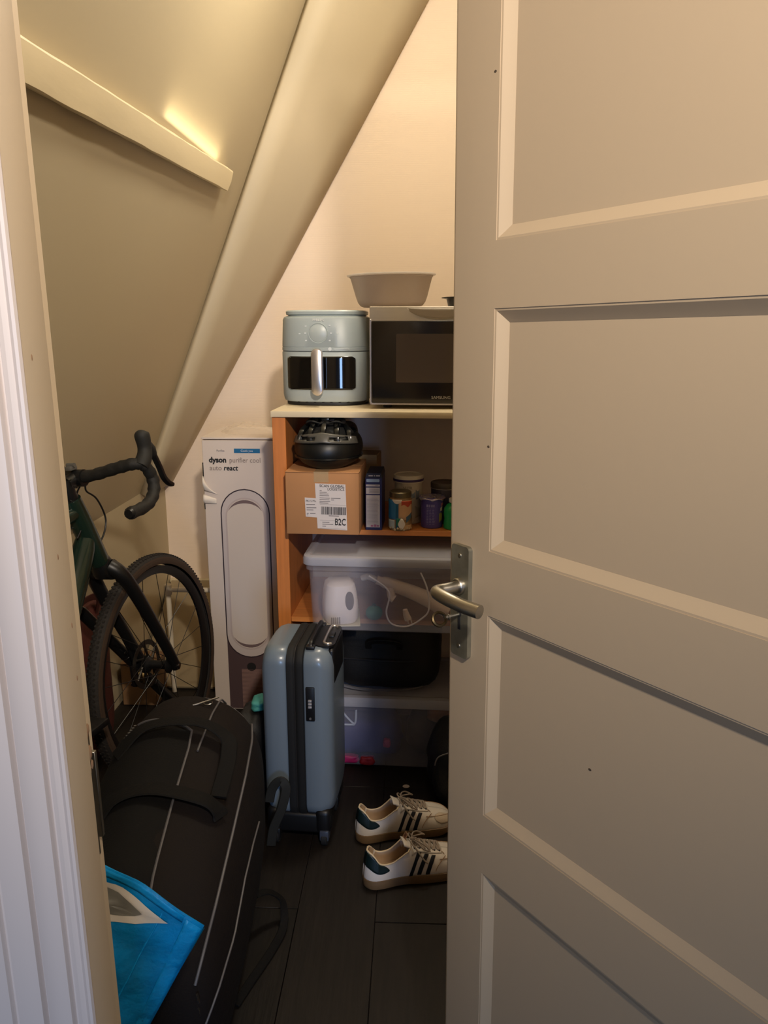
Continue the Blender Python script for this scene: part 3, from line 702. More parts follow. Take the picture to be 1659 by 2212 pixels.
bm = NB(); box(bm, 0, .115, 0, .15, 0, .005, .0015, 1, Matrix.Translation((-.275, 2.205, LZ+.0035)) @ Matrix.Rotation(R(5), 4, 'Z')); tag(obj('manual_booklet', bm, mat('paper_cream', (206, 198, 176), .7)), 'thin paper booklet lying flat under the white appliance', 'booklet')
c1.location.z += .001
# contents of the lower bin (folded cloths, a string, small packets)
def cloth_lump(name, label, cat, c, r, m, seed, group=None):
    bm = NB(); bmesh.ops.create_icosphere(bm, subdivisions=4, radius=1)
    for v in bm.verts:
        d = v.co.normalized(); n = noise.noise(d*1.7+Vector((seed, 0, 0)))*.32+noise.noise(d*4+Vector((0, seed, 0)))*.12
        s = max(abs(d.x)**4+abs(d.y)**4+abs(d.z)**4, .2)**-.25
        p = d*s*(1+n*.5); v.co = Vector((c[0]+p.x*r[0], c[1]+p.y*r[1], max(c[2]-r[2]*.93, c[2]+p.z*r[2])))
    return tag(obj(name, bm, m, ang=80), label, cat, group)
cloth_lump('folded_cloth', 'crumpled dark blue fabric inside the floor bin', 'cloth', (-.16, 2.45, .078), (.12, .085, .066), mat('blue_fabric', (34, 44, 118), .85, bump=.3, bscale=60), 1.3)
cloth_lump('folded_cloth', 'dark grey rolled fabric at the right inside the floor bin', 'cloth', (.075, 2.47, .075), (.09, .09, .062), mat('grey_fabric', (62, 58, 60), .85, bump=.3, bscale=60), 4.1)
cloth_lump('pink_packet', 'bright pink packet at the bottom left of the floor bin', 'packet', (-.225, 2.350, .023), (.045, .012, .014), mat('pink_plastic', (196, 40, 110), .4), 7.7)
cloth_lump('red_packet', 'red packet right of the pink one in the floor bin', 'packet', (-.150, 2.342, .022), (.024, .012, .015), mat('red_plastic', (160, 34, 40), .5), 2.2)
cloth_lump('pink_ball', 'small rose pink ball on the blue fabric in the floor bin', 'ball', (-.085, 2.35, .082), (.012, .012, .014), mat('rose_plastic', (190, 44, 84), .5), 5.2)
cloth_lump('wooden_block', 'orange brown block at the upper right of the floor bin', 'block', (.110, 2.42, .172), (.06, .05, .032), mat('orange_wood', (150, 92, 48), .6), 9.1)
bm = NB(); tube(bm, spline([(-.236, 2.352, .20), (-.215, 2.348, .172), (-.19, 2.348, .152), (-.186, 2.348, .20), (-.19, 2.349, .152), (-.205, 2.35, .146), (-.24, 2.352, .146)], 7), .0032, 8); tag(obj('white_string', bm, mat('string_white', (196, 206, 226), .7)), 'loop of white string behind the front of the floor bin', 'string')
# black bag standing on the lower bin
def softbox(name, c, r, m, parent=None, n=4., seed=0., amp=.02, squash=None, sub=4):
    bm = NB(); bmesh.ops.create_icosphere(bm, subdivisions=sub, radius=1)
    for v in bm.verts:
        d = v.co.normalized()
        s = (abs(d.x)**n+abs(d.y)**n+abs(d.z)**n)**(-1/n)
        p = d*s; w = 1+amp*noise.noise(d*3+Vector((seed, seed, 0)))
        p = Vector((p.x*r[0]*w, p.y*r[1]*w, p.z*r[2]*(w if p.z > 0 else 1)))
        if squash: p = squash(p)
        v.co = Vector(c)+p
    return obj(name, bm, m, parent, ang=75)
m_nyl = mat('black_nylon', (15, 15, 17), .62, bump=.15, bscale=220)
lb = thing('laptop_bag', 'black fabric bag lying on the lid of the floor bin', 'bag', (-.085, 2.52, .2585), -3)
softbox('body', (0, 0, .124), (.180, .175, .1235), m_nyl, lb, 5., 2., .02)
bm = NB(); tube(bm, spline([(-.15, -.165, .030), (-.08, -.180, .022), (0, -.183, .020), (.08, -.178, .023), (.125, -.165, .030)], 6), .0022, 6); obj('piping', bm, mat('grey_piping', (92, 90, 92), .5), lb)
bm = NB(); tube(bm, spline([(-.145, -.17, .12), (-.05, -.181, .122), (.05, -.181, .121), (.13, -.165, .12)], 6), .003, 6); obj('zip', bm, mat('dark_zip', (40, 40, 44), .4), lb)
bm = NB(); tube(bm, spline([(-.05, -.174, .16), (-.045, -.19, .185), (.0, -.195, .192), (.045, -.19, .185), (.05, -.174, .16)], 6), .006, 8, flat=(.010, .003)); obj('handle', bm, m_nyl, lb)

# ------------------------------------------------------------------ light blue hard suitcase
m_sc = mat('suitcase_shell', (110, 123, 135), .30, bump=.03, bscale=260, coat=.25)
m_blk = mat('black_plastic', (18, 18, 20), .42); m_rub = mat('black_rubber', (14, 14, 15), .75)
su = thing('suitcase', 'light blue hard shell cabin suitcase with a black zip band', 'suitcase', (-.414, 1.935, 0), -4)
su.scale = (.93, 1, 1)
SW, SD, SZ0, SZ1 = .212, .235, .082, .584
def shell_ring(x, ins, r): return [Vector((x, SD/2+p[0], (SZ0+SZ1)/2+p[1])) for p in rrect(SD-2*ins, SZ1-SZ0-2*ins, r, 8)]
def half(xs, name):
    bm = NB(); loft(bm, [shell_ring(x, i, r) for x, i, r in xs]); return obj(name, bm, m_sc, su, ang=50)
half([(.0785, .004, .042), (.074, .0, .045), (.036, .0, .045), (.018, .004, .05), (.006, .014, .05), (.0, .03, .045)], 'front_shell')
half([(.1285, .004, .042), (.133, .0, .045), (.175, .0, .045), (.196, .006, .05), (.207, .016, .05), (.212, .034, .045)], 'back_shell')
bm = NB(); loft(bm, [shell_ring(x, i, r) for x, i, r in ((.078, .004, .042), (.080, -.0025, .046), (.092, -.004, .047), (.1005, -.002, .046), (.1035, .0015, .045), (.1065, -.002, .046), (.115, -.004, .047), (.127, -.0025, .046), (.129, .004, .042))]); bd = obj('zip_band', bm, m_rub, su, ang=60)
bm = NB()
ringp = shell_ring(.103, -.001, .046); tube(bm, ringp, .0018, 6, closed=True); obj('zip', bm, mat('zip_teeth', (58, 56, 56), .4, metal=.5), bd)
bm = NB()   # carrying handle on the top of the back shell
tube(bm, spline([(.146, .035, SZ1-.004), (.146, .042, SZ1+.006), (.146, .075, SZ1+.008), (.146, .115, SZ1+.009), (.146, .155, SZ1+.008), (.146, .188, SZ1+.006), (.146, .195, SZ1-.004)], 5), .008, 10, flat=(.012, .0055)); obj('top_handle', bm, m_blk, su)
for a in (.022, .186):
    bm = NB(); box(bm, .133, .159, a, a+.022, SZ1-.004, SZ1+.006, .003, 2); obj('handle_mount', bm, m_blk, su)
bm = NB(); prism(bm, rrect(.062, .155, .024, 6), .006, Matrix.Translation((.182, .115, SZ1-.0025))); box(bm, .1935, .2135, .037, .19, SZ1-.11, SZ1-.006, .008, 3); tp = obj('trolley_panel', bm, m_blk, su)
bm = NB(); tube(bm, spline([(.202, .055, SZ1+.004), (.192, .050, SZ1+.0050), (.181, .056, SZ1+.0055), (.1795, .075, SZ1+.0055), (.179, .12, SZ1+.0055), (.1795, .155, SZ1+.0055), (.181, .176, SZ1+.0055), (.192, .182, SZ1+.0050), (.202, .176, SZ1+.004)], 5), .0042, 10); obj('trolley_handle', bm, m_chrome, tp)
bm = NB(); box(bm, .186, .202, .098, .132, SZ1+.001, SZ1+.009, .003, 2); bmx = obj('release_button', bm, m_blk, tp)
bm = NB(); box(bm, .118+.018, .118+.044, -.006, .004, .386, .484, .0025, 2); lk = obj('combination_lock', bm, m_blk, su)
for k in range(3):
    bm = NB(); lathe(bm, [(0, -.005), (.004, -.005), (.0046, 0), (.004, .005), (0, .005)], 12, M=Matrix.Translation((.149, -.0055, .4275+.009*k)) @ Matrix.Rotation(R(90), 4, 'Y')); obj('dial', bm, mat('dial_grey', (150, 150, 156), .4, metal=.4), lk)
bm = NB(); lathe(bm, [(0, 0), (.0035, 0), (.0035, .0012), (0, .0014)], 12, M=Matrix.Translation((.149, -.006, .394)) @ Matrix.Rotation(R(90), 4, 'X')); obj('keyhole', bm, m_chrome, lk)
bm = NB(); box(bm, .024, .192, .004, .231, .034, .096, .010, 3); obj('base', bm, m_blk, su)
for i, (x, y) in enumerate(((.030, .034), (.178, .034), (.030, .2), (.178, .2))):
    bm = NB(); box(bm, x-.024, x+.024, y-.036, y+.034, .036, .112, .016, 3); wh = obj('caster', bm, m_blk, su)
    bm = NB(); lathe(bm, [(0, -.010), (.018, -.010), (.021, -.007), (.021, .007), (.018, .010), (0, .010)], 24, M=Matrix.Translation((x+.004, y-.024, .0212)) @ Matrix.Rotation(R(90), 4, 'Y') ); obj('wheel', bm, m_rub, wh)
    bm = NB(); box(bm, x-.010, x+.018, y-.040, y-.006, .018, .050, .004, 2); obj('fork', bm, mat('caster_grey', (64, 70, 84), .35) if i == 1 else m_blk, wh)

# ------------------------------------------------------------------ the purifier's retail carton
m_pc = mat('white_carton', (222, 208, 196), .5, bump=.03, bscale=18)
px = thing('purifier_carton', 'tall white retail carton printed with a tower fan', 'box', (-.756, 2.725, 0), -1)
PW, PD, PH = .290, .30, 1.046
bm = NB(); box(bm, 0, PW, 0, PD, 0, PH-.010, .002, 1); obj('carton', bm, m_pc, px)
bm = NB(); box(bm, -.001, PW+.001, -.0012, PD, PH-.007, PH, .0015, 1); obj('lid_flap', bm, m_pc, px)
Fx = lambda d: XZ(0, -d, 0)
def oval(w, h, cx, cz, k=14):
    r = w/2; out = []
    for i in range(k+1): a = math.pi*i/k; out.append((cx+r*math.cos(a), cz+h/2-r+r*math.sin(a)))
    for i in range(k+1): a = math.pi+math.pi*i/k; out.append((cx+r*math.cos(a), cz-h/2+r+r*math.sin(a)))
    return out
def oval_ring(name, w, h, cx, cz, t, m, d):
    bm = NB(); A = oval(w, h, cx, cz); B = oval(w-2*t, h-2*t, cx, cz); M = Fx(d)
    a = [bm.verts.new(M @ Vector((p[0], p[1], 0))) for p in A]; b = [bm.verts.new(M @ Vector((p[0], p[1], 0))) for p in B]; n = len(A)
    for i in range(n): bm.faces.new((a[i], a[(i+1) % n], b[(i+1) % n], b[i]))
    return obj(name, bm, m, px, smooth=False)
cx, cz = .146, .537
bm = NB(); flat(bm, oval(.178, .644, cx, cz), Fx(.0003), .0002); obj('printed_fan', bm, mat('print_silver', (206, 194, 188), .5), px, smooth=False)
oval_ring('printed_outline', .180, .648, cx, cz, .0042, mat('print_plum', (52, 38, 46), .5), .0007)
oval_ring('printed_band', .146, .585, cx, cz, .006, mat('print_band', (196, 180, 174), .5), .0008)
bm = NB(); flat(bm, oval(.134, .573, cx, cz), Fx(.0007), .0002); obj('printed_opening', bm, mat('print_open', (218, 204, 190), .5), px, smooth=False)
def crescent(cx, cz, r, s, t):
    up = [(cx+r*math.cos(R(a)), cz+s*r*math.sin(R(a))) for a in range(25, 156, 10)]
    dn = [(cx+r*.98*math.cos(R(a)), cz+s*(r*math.sin(R(a))-t*math.sin(R((a-25)*180/130)))) for a in range(155, 24, -10)]
    return up+dn
for s in (1, -1):
    bm = NB(); flat(bm, crescent(cx, cz+s*.2165, .067, s, .012), Fx(.0011), .0002); obj('printed_shade', bm, mat('print_shade', (120, 100, 98), .5), px, smooth=False)
bm = NB(); flat(bm, [(.058, 0.004), (.234, .004), (.234, .30), (.21, .262), (.18, .236), (.146, .228), (.112, .236), (.082, .262), (.058, .30)], Fx(.0002), .0002); obj('printed_base', bm, mat('print_base', (86, 68, 70), .5), px, smooth=False)
bm = NB(); flat(bm, [(.108, 0.004), (.234, .004), (.234, .166), (.108, .166)], Fx(.0006), .0002); obj('printed_grille', bm, mat('print_grille', (150, 120, 112), .5), px, smooth=False)
bm = NB()
for k in range(30): strip(bm, .108, .234, .006+.0054*k, .0074+.0054*k, Fx(.0011))
obj('printed_grille_rows', bm, mat('print_grille_rows', (104, 80, 78), .5), px, smooth=False)
bm = NB(); flat(bm, rrect(.034, .034, .0165, 6, cx, .176), Fx(.0012), .0002); obj('printed_button', bm, m_ink, px, smooth=False)
bm = NB(); strip(bm, .115, .208, .9905, 1.0065, Fx(.0003)); tab = obj('blue_tab', bm, mat('print_blue', (22, 104, 152), .5), px, smooth=False)
text('tab_text', 'Cools you', .0105, mat('print_white2', (214, 220, 226), .5), tab, Fx(.0013) @ Matrix.Translation((.139, .9955, 0)))
text('tab_text', 'Purifies', .0098, m_ink2, px, Fx(.0005) @ Matrix.Translation((.052, .9955, 0)))
text('carton_text', 'dyson', .0270, m_ink, px, Fx(.0005) @ Matrix.Translation((.023, .9565, 0)), sx=.98, bold=.0011)
text('carton_text', 'purifier cool', .0262, mat('print_grey', (138, 122, 114), .5), px, Fx(.0005) @ Matrix.Translation((.0965, .9565, 0)), sx=.865)
text('carton_text', 'auto', .0262, mat('print_grey', (138, 122, 114), .5), px, Fx(.0005) @ Matrix.Translation((.024, .928, 0)), sx=.94)
text('carton_text', 'react', .0262, m_ink, px, Fx(.0005) @ Matrix.Translation((.0745, .928, 0)), sx=.94, bold=.0006, shear=.15)
bm = NB()
grid(bm, lambda u, v: Vector((.001+.048*u*(1-.75*v), -.001-.016*math.sin(v*2.6)*(1-u)-.002*v, .852+.058*v*(1-.55*u)-.012*u)), 8, 8)
grid(bm, lambda u, v: Vector((-.002+.046*u, -.001-.010*(1-u)*math.sin(3*v), .805+.036*v*(1-.5*u))), 8, 6)
obj('torn_flap', bm, mat('torn_paper', (232, 222, 208), .7), px, thick=.0008, off=0)
bm = NB(); box(bm, -.0012, .0022, -.0016, .004, .905, .955, .0004, 1); box(bm, -.0012, .002, -.0016, .004, .785, .815, .0004, 1); obj('torn_slot', bm, mat('dark_hole', (22, 20, 18), .9), px)
bm = NB(); random.seed(11)   # crumpled clear bag on the carton
def crump(u, v):
    a = 2*math.pi*u; r = v; x = .105*r*math.cos(a); y = .085*r*math.sin(a)
    h = (1-r*r)*.034*(1+.5*noise.noise(Vector((x*22, y*22, 1))))+.012*noise.noise(Vector((x*50, y*50, 4)))*(1-r*.4)
    return Vector((x*(1+.12*math.sin(3*a)), y, max(.0006, h)))
grid(bm, crump, 60, 22, True)
pb = obj('plastic_bag', bm, clear('cellophane', (226, 210, 186), .22, .12), ang=28); pb.location = (-.615, 2.865, PH+.0005)
tag(pb, 'crumpled clear plastic bag on top of the tall white carton', 'plastic bag')
# ------------------------------------------------------------------ bicycle (leans on the low left wall)
phi, lean, RW = R(12), R(4), .36
bfw = Vector((math.sin(phi), math.cos(phi), 0)); brt = Vector((math.cos(phi), -math.sin(phi), 0))
bup = Vector((0, 0, 1))*math.cos(lean)-brt*math.sin(lean); bax = brt*math.cos(lean)+Vector((0, 0, 1))*math.sin(lean)
bk = thing('bicycle', 'black and dark green gravel bicycle with drop handlebar leaning on the left wall', 'bicycle', (0, 0, 0))
bc = Vector((-.80, 2.32, 0))+bup*RW
bk.matrix_world = Matrix(((bfw.x, bax.x, bup.x, bc.x), (bfw.y, bax.y, bup.y, bc.y), (bfw.z, bax.z, bup.z, bc.z), (0, 0, 0, 1)))
# local axes: x forward, y to the bike's right, z up; origin at the front axle (left-handed triple, so mirror is fixed below)
if Matrix((bfw, bax, bup)).determinant() < 0:
    bk.matrix_world = Matrix(((bfw.x, -bax.x, bup.x, bc.x), (bfw.y, -bax.y, bup.y, bc.y), (bfw.z, -bax.z, bup.z, bc.z), (0, 0, 0, 1)))
    YS = -1
else: YS = 1
def B(x, y, z): return Vector((x, y*YS, z))
m_tyre = mat('tyre_rubber', (34, 30, 27), .8, bump=.5, bscale=160); m_wall_t = mat('tyre_sidewall', (62, 46, 34), .75)
m_bkb = mat('bike_black', (20, 20, 21), .38); m_green = mat('bike_green', (26, 44, 36), .25, coat=.5); m_tape_b = mat('bar_tape', (24, 23, 21), .7, bump=.3, bscale=90)
m_steel = mat('bike_steel', (150, 148, 146), .3, metal=1.); m_gold = mat('bike_bronze', (84, 68, 40), .4, metal=.9)
def circ(r, y, n=72, cx=0, cz=0): return [B(cx+r*math.cos(2*math.pi*k/n), y, cz+r*math.sin(2*math.pi*k/n)) for k in range(n)]
def wheel(cx, front, parent):
    bm = NB(); lathe_pts = []
    rings = []
    prof = []
    for k in range(13):
        a = R(-118+236*k/12); prof.append((.3385+.0215*math.cos(a), .0215*math.sin(a)))
    t = bmesh.new(); V = [[t.verts.new(B(cx+r*math.cos(2*math.pi*i/84), y, r*math.sin(2*math.pi*i/84))) for r, y in prof] for i in range(84)]
    for i in range(84):
        for j in range(12):
            t.faces.new((V[i][j], V[(i+1) % 84][j], V[(i+1) % 84][j+1], V[i][j+1]))
    ty = obj('tyre', t, m_tyre, parent)
    bm = NB()   # knobs of the tread
    for i in range(150):
        a = 2*math.pi*i/150
        for (y, rr) in ((-.0105, .3580), (.0105, .3580), (0, .3602)):
            aa = a+(math.pi/150 if y == 0 else 0)
            M = Matrix.Rotation(-aa, 4, 'Y'); q = Vector((rr, y, 0)); q.rotate(Matrix.Rotation(-aa, 3, 'Y'))
            box(bm, -.0016, .0016, -.0034, .0034, -.0034, .0034, 0, 1, Matrix.Translation((q.x+cx, q.y, q.z)) @ M) if front else None
    if front:
        k = obj('tread', bm, m_tyre, ty, smooth=False); k['kind'] = 'stuff'
    else: bm.free()
    bm = NB()
    for s in (-1, 1):
        t2 = [(.327, .0185*s), (.338, .0218*s), (.349, .0190*s)]
        V = [[bm.verts.new(B(cx+(r)*math.cos(2*math.pi*i/84), y*1.02, r*math.sin(2*math.pi*i/84))) for r, y in t2] for i in range(84)]
        for i in range(84):
            for j in range(2): bm.faces.new((V[i][j], V[(i+1) % 84][j], V[(i+1) % 84][j+1], V[i][j+1]))
    obj('sidewall', bm, m_wall_t, ty)
    bm = NB(); pr = [(.322, -.0125), (.312, -.0115), (.296, -.004), (.296, .004), (.312, .0115), (.322, .0125)]
    V = [[bm.verts.new(B(cx+r*math.cos(2*math.pi*i/72), y, r*math.sin(2*math.pi*i/72))) for r, y in pr] for i in range(72)]
    for i in range(72):
        for j in range(6): bm.faces.new((V[i][j], V[(i+1) % 72][j], V[(i+1) % 72][(j+1) % 6], V[i][(j+1) % 6]))
    obj('rim', bm, m_bkb, parent)
    bm = NB(); tube(bm, [B(cx, -.048, 0), B(cx, -.040, 0), B(cx, -.036, 0), B(cx, -.028, 0), B(cx, 0, 0), B(cx, .028, 0), B(cx, .036, 0), B(cx, .040, 0), B(cx, .05, 0)], [.012, .026, .026, .015, .013, .015, .026, .026, .012], 20); obj('hub', bm, m_bkb, parent)
    me = None
    for i in range(24 if front else 16):
        n = 24 if front else 16
        a = 2*math.pi*(i+.3)/n; y = .035 if i % 2 else -.035; da = R(62) if (i//2) % 2 else -R(62)
        bm = NB(); tube(bm, [B(cx+.024*math.cos(a+da), y, .024*math.sin(a+da)), B(cx+.3*math.cos(a), 0, .3*math.sin(a))], .0011, 5); obj('spoke', bm, m_bkb, parent)
    bm = NB(); # brake disc, on the bike's left
    for r0, r1 in ((.064, .080), (.022, .030)):
        V = [[bm.verts.new(B(cx+r*math.cos(2*math.pi*i/60), yy, r*math.sin(2*math.pi*i/60))) for r, yy in ((r0, -.045), (r1, -.045), (r1, -.0432), (r0, -.0432))] for i in range(60)]
        for i in range(60):
            for j in range(4): bm.faces.new((V[i][j], V[(i+1) % 60][j], V[(i+1) % 60][(j+1) % 4], V[i][(j+1) % 4]))
    for k in range(6):
        a = 2*math.pi*k/6; tube(bm, [B(cx+.026*math.cos(a), -.044, .026*math.sin(a)), B(cx+.068*math.cos(a+.5), -.044, .068*math.sin(a+.5))], .004, 5)
    obj('brake_disc', bm, mat('disc_steel', (92, 88, 82), .35, metal=.9), parent)
def sub(name, parent):
    o = bpy.data.objects.new(name, None); COL.objects.link(o); o.parent = parent; o.empty_display_size = .03; return o
wf = sub('front_wheel', bk); wheel(0, True, wf)
wr = sub('rear_wheel', bk); wheel(-1.03, False, wr)
# fork
bm = NB()
for s in (-1, 1):
    pts = spline([B(-.212, s*.020, .395), B(-.200, s*.044, .372), B(-.170, s*.056, .318), B(-.085, s*.060, .165), B(-.012, s*.060, .030), B(.004, s*.060, -.010)], 5)
    n = len(pts); rings = []
    tube(bm, pts, [(.025-.011*(k/(n-1))) for k in range(n)], 12)
tube(bm, [B(-.236, 0, .440), B(-.222, 0, .412), B(-.208, 0, .385), B(-.205, 0, .366)], [.024, .030, .036, .030], 16)
tube(bm, [B(-.208, -.030, .385), B(-.208, .030, .385)], .030, 14)
for s in (-1, 1): tube(bm, [B(0, s*.05, 0), B(0, s*.073, 0)], .013, 14)
fk = obj('fork', bm, m_bkb, bk)
bm = NB(); box(bm, -.052, .004, *sorted((YS*-.076, YS*-.056)), -.060, .012, .006, 2); cal = obj('brake_caliper', bm, m_bkb, fk)
bm = NB(); tube(bm, [B(-.03, -.066, .01), B(-.05, -.066, .07), B(-.075, -.066, .125)], .006, 8); obj('brake_hose', bm, m_bkb, fk)
bm = NB()
for (x, z) in ((-.012, .03), (-.046, -.052), (-.012, -.046), (-.055, .06)): lathe(bm, [(0, 0), (.005, 0), (.005, .003), (0, .004)], 10, M=Matrix.Translation(B(x, -.079, z)) @ Matrix.Rotation(R(90), 4, 'X'))
tube(bm, [B(.0, .066, .0), B(.0, .076, .0)], .007, 10)
obj('bolt', bm, m_steel, fk)
bm = NB(); tube(bm, circ(.036, -.052, 24, .018, -.045), .006, 6, closed=True); tube(bm, circ(.020, -.055, 20, -.01, -.03), .008, 6, closed=True); obj('caliper_bracket', bm, m_gold, fk)
bm = NB(); prism(bm, [(0, 0), (.016, 0), (.008, .014)], .001, Matrix.Translation(B(-.190, .056, .366)) @ Matrix.Rotation(R(-90*YS), 4, 'X')); obj('decal', bm, mat('decal_white', (210, 210, 206), .4), fk, smooth=False)
# frame
bm = NB()
tube(bm, [B(-.226, 0, .412), B(-.232, 0, .425), B(-.286, 0, .560), B(-.306, 0, .612)], [.028, .031, .030, .026], 18); obj('head_tube', bm, m_green, bk)
bm = NB(); tube(bm, spline([B(-.264, 0, .505), B(-.31, 0, .432), B(-.50, 0, .19), B(-.66, 0, .005)], 4), [.022, .025, .028, .031, .033, .035, .036, .036, .036, .035, .034, .034, .034], 14); obj('down_tube', bm, m_green, bk)
bm = NB(); tube(bm, spline([B(-.292, 0, .572), B(-.36, 0, .565), B(-.55, 0, .53), B(-.80, 0, .48)], 4), .021, 12); obj('top_tube', bm, m_green, bk)
bm = NB(); tube(bm, [B(-.68, 0, -.02), B(-.80, 0, .48), B(-.815, 0, .54)], .017, 12); obj('seat_tube', bm, m_green, bk)
bm = NB()
for s in (-1, 1):
    tube(bm, spline([B(-.79, s*.012, .44), B(-.90, s*.045, .22), B(-1.03, s*.062, 0)], 4), .009, 8)
    tube(bm, spline([B(-.69, s*.03, -.03), B(-.80, s*.045, -.02), B(-1.03, s*.062, 0)], 4), .010, 8)
obj('rear_stays', bm, m_green, bk)
bm = NB(); tube(bm, [B(-.815, 0, .54), B(-.84, 0, .64)], .0135, 12); obj('seat_post', bm, m_bkb, bk)
bm = NB()
loft(bm, [[B(x+p[1]*0, p[0]*w, z+p[1]*.022) for p in supel(1, 1, 3, 20)] for x, w, z in ((-.97, .04, .665), (-.96, .066, .668), (-.90, .066, .664), (-.83, .035, .660), (-.74, .020, .658), (-.70, .012, .655))]); obj('saddle', bm, m_bkb, bk)
bm = NB()
tube(bm, circ(.085, .05, 40, -.67, -.03), .004, 6, closed=True)
for k in range(5):
    a = 2*math.pi*k/5; tube(bm, [B(-.67, .05, -.03), B(-.67+.085*math.cos(a), .05, -.03+.085*math.sin(a))], .005, 6)
tube(bm, [B(-.67, -.06, -.03), B(-.67, .06, -.03)], .017, 14)
tube(bm, [B(-.67, .062, -.03), B(-.52, .072, .055)], .010, 8); tube(bm, [B(-.67, -.062, -.03), B(-.82, -.066, -.115)], .010, 8); obj('crankset', bm, m_bkb, bk)
for (x, y, z) in ((-.52, .105, .055), (-.82, -.095, -.115)):
    bm = NB(); box(bm, x-.045, x+.045, YS*y-.035, YS*y+.035, z-.009, z+.009, .004, 2); obj('pedal', bm, m_bkb, bk)
# cockpit
bm = NB(); tube(bm, [B(-.300, 0, .600), B(-.312, 0, .628), B(-.320, 0, .668)], [.021, .020, .018], 14); tube(bm, [B(-.322, 0, .655), B(-.300, 0, .660), B(-.272, 0, .664)], [.021, .019, .021], 14)
tube(bm, [B(-.272, -.026, .664), B(-.272, .026, .664)], .024, 16); obj('stem', bm, m_bkb, bk)
bm = NB(); box(bm, -.30, -.27, YS*.0-.009, YS*.0+.009, .688, .700, .003, 2); tube(bm, [B(-.285, -.012, .702), B(-.285, .012, .702)], .006, 8); obj('computer_mount', bm, mat('mount_grey', (90, 88, 84), .5), bk)
def barhalf(s, k):
    pts = spline([B(-.272, 0, .664), B(-.273, s*.06*k, .672), B(-.274, s*.13*k, .688), B(-.272, s*.182*k, .698), B(-.252, s*.203*k, .690), B(-.232, s*.210*k, .650), B(-.248, s*.216*k, .612), B(-.300, s*.222*k, .590), B(-.384, s*.226*k, .588)], 6)
    return pts
hb = sub('handlebar', bk)
for s, k in ((1, 1.), (-1, .50)):
    pts = barhalf(s, k); n = len(pts)
    bm = NB(); tube(bm, pts, [.0165+.0012*math.sin(i*1.9) for i in range(n)], 12); obj('bar_tape', bm, m_tape_b, hb)
    bm = NB(); e = pts[-1]; tube(bm, [e, e+B(-.008, 0, 0)], [.0155, .012], 12); obj('bar_end_plug', bm, m_bkb, hb)
    yk = s*.203*k
    bm = NB()   # hood
    hp_ = spline([B(-.266, yk*.985, .690), B(-.248, yk, .712), B(-.240, yk, .735), B(-.242, yk, .758), B(-.245, yk*.995, .776), B(-.243, yk*.99, .784)], 4)
    nn = len(hp_); rad = [.0195, .0205, .021, .021, .0205, .0198, .0192, .0188, .0186, .0188, .019, .0196, .020, .0203, .0204, .020, .0186, .0160, .0120, .0085, .004][:nn]
    rad = rad+[.004]*(nn-len(rad)); tube(bm, hp_, rad, 14)
    tube(bm, [B(-.232, yk, .742), B(-.212, yk, .728), B(-.200, yk, .712)], [.017, .015, .010], 12)
    hd = obj('brake_hood', bm, mat('hood_rubber', (30, 30, 28), .7), hb)
    bm = NB(); lv = spline([B(-.212, yk, .733), B(-.200, yk*1.01, .706), B(-.184, yk*1.02, .672), B(-.174, yk*1.03, .645), B(-.156, yk*1.035, .626), B(-.138, yk*1.04, .616)], 5)
    tube(bm, lv, .008, 8, flat=(.0085, .0055)); obj('brake_lever', bm, m_bkb, hd)
# cables and hoses
for pts in ([B(-.270, .025, .645), B(-.262, .02, .625), B(-.222, .02, .595), B(-.195, .02, .535), B(-.215, .02, .490), B(-.262, .015, .452)],
            [B(-.270, .010, .645), B(-.268, -.01, .610), B(-.243, -.01, .560), B(-.240, -.01, .520), B(-.268, -.005, .480)],
            [B(-.268, -.010, .645), B(-.275, -.02, .600), B(-.293, -.02, .545), B(-.330, -.01, .500)],
            [B(-.305, -.03, .640), B(-.322, .01, .612), B(-.300, .012, .597), B(-.281, .012, .566), B(-.290, .012, .535), B(-.316, .008, .505)]):
    bm = NB(); tube(bm, spline(pts, 6), .0026, 7); obj('cable', bm, m_bkb, bk)
bm = NB(); tube(bm, [B(-.284, .012, .578), B(-.2805, .012, .560)], .0042, 8); obj('cable_barrel', bm, mat('barrel_grey', (96, 90, 84), .4, metal=.6), bk)

# slim tube behind the wheel, and a dark red folded bag against the wall
tb2 = thing('tube', 'slim black tube with two silver rings leaning behind the bicycle wheel', 'tube', (0, 0, 0))
pa, pz = Vector((-.985, 2.135, .617)), Vector((-.842, 2.640, .014)); dd = (pz-pa)
bm = NB(); tube(bm, [pa, pa+dd*.02, pa+dd*.98, pz], [.014, .0175, .0175, .013], 14); obj('barrel', bm, m_bkb, tb2)
for q in (.375, .62):
    bm = NB(); tube(bm, [pa+dd*q, pa+dd*(q+.006)], .0183, 14); obj('ring', bm, m_steel, tb2)
rb = thing('red_bag', 'dark red folded bag standing behind the bicycle wheel by the wall', 'bag', (-1.085, 2.31, .001), -2)
softbox('body', (0, 0, .27), (.035, .19, .269), mat('maroon_fabric', (84, 36, 28), .7, bump=.2, bscale=90), rb, 6., 3., .05)
bm = NB(); tube(bm, spline([(.03, -.10, .50), (.045, -.09, .56), (.045, .0, .58), (.045, .09, .56), (.03, .10, .50)], 6), .006, 8, flat=(.012, .002)); obj('handle', bm, mat('maroon_dark', (84, 34, 28), .7), rb)

# ------------------------------------------------------------------ large brown travel bag
m_bag = mat('brown_nylon', (22, 16, 14), .8, spec=.25, bump=.25, bscale=260); m_bag2 = mat('black_canvas', (9, 8, 8), .8, spec=.25, bump=.25, bscale=200)
m_pip = mat('grey_piping', (150, 142, 136), .5)
bg = thing('travel_bag', 'large dark brown soft travel bag with grey piping and black handles on the floor', 'bag', (0, 0, 0))
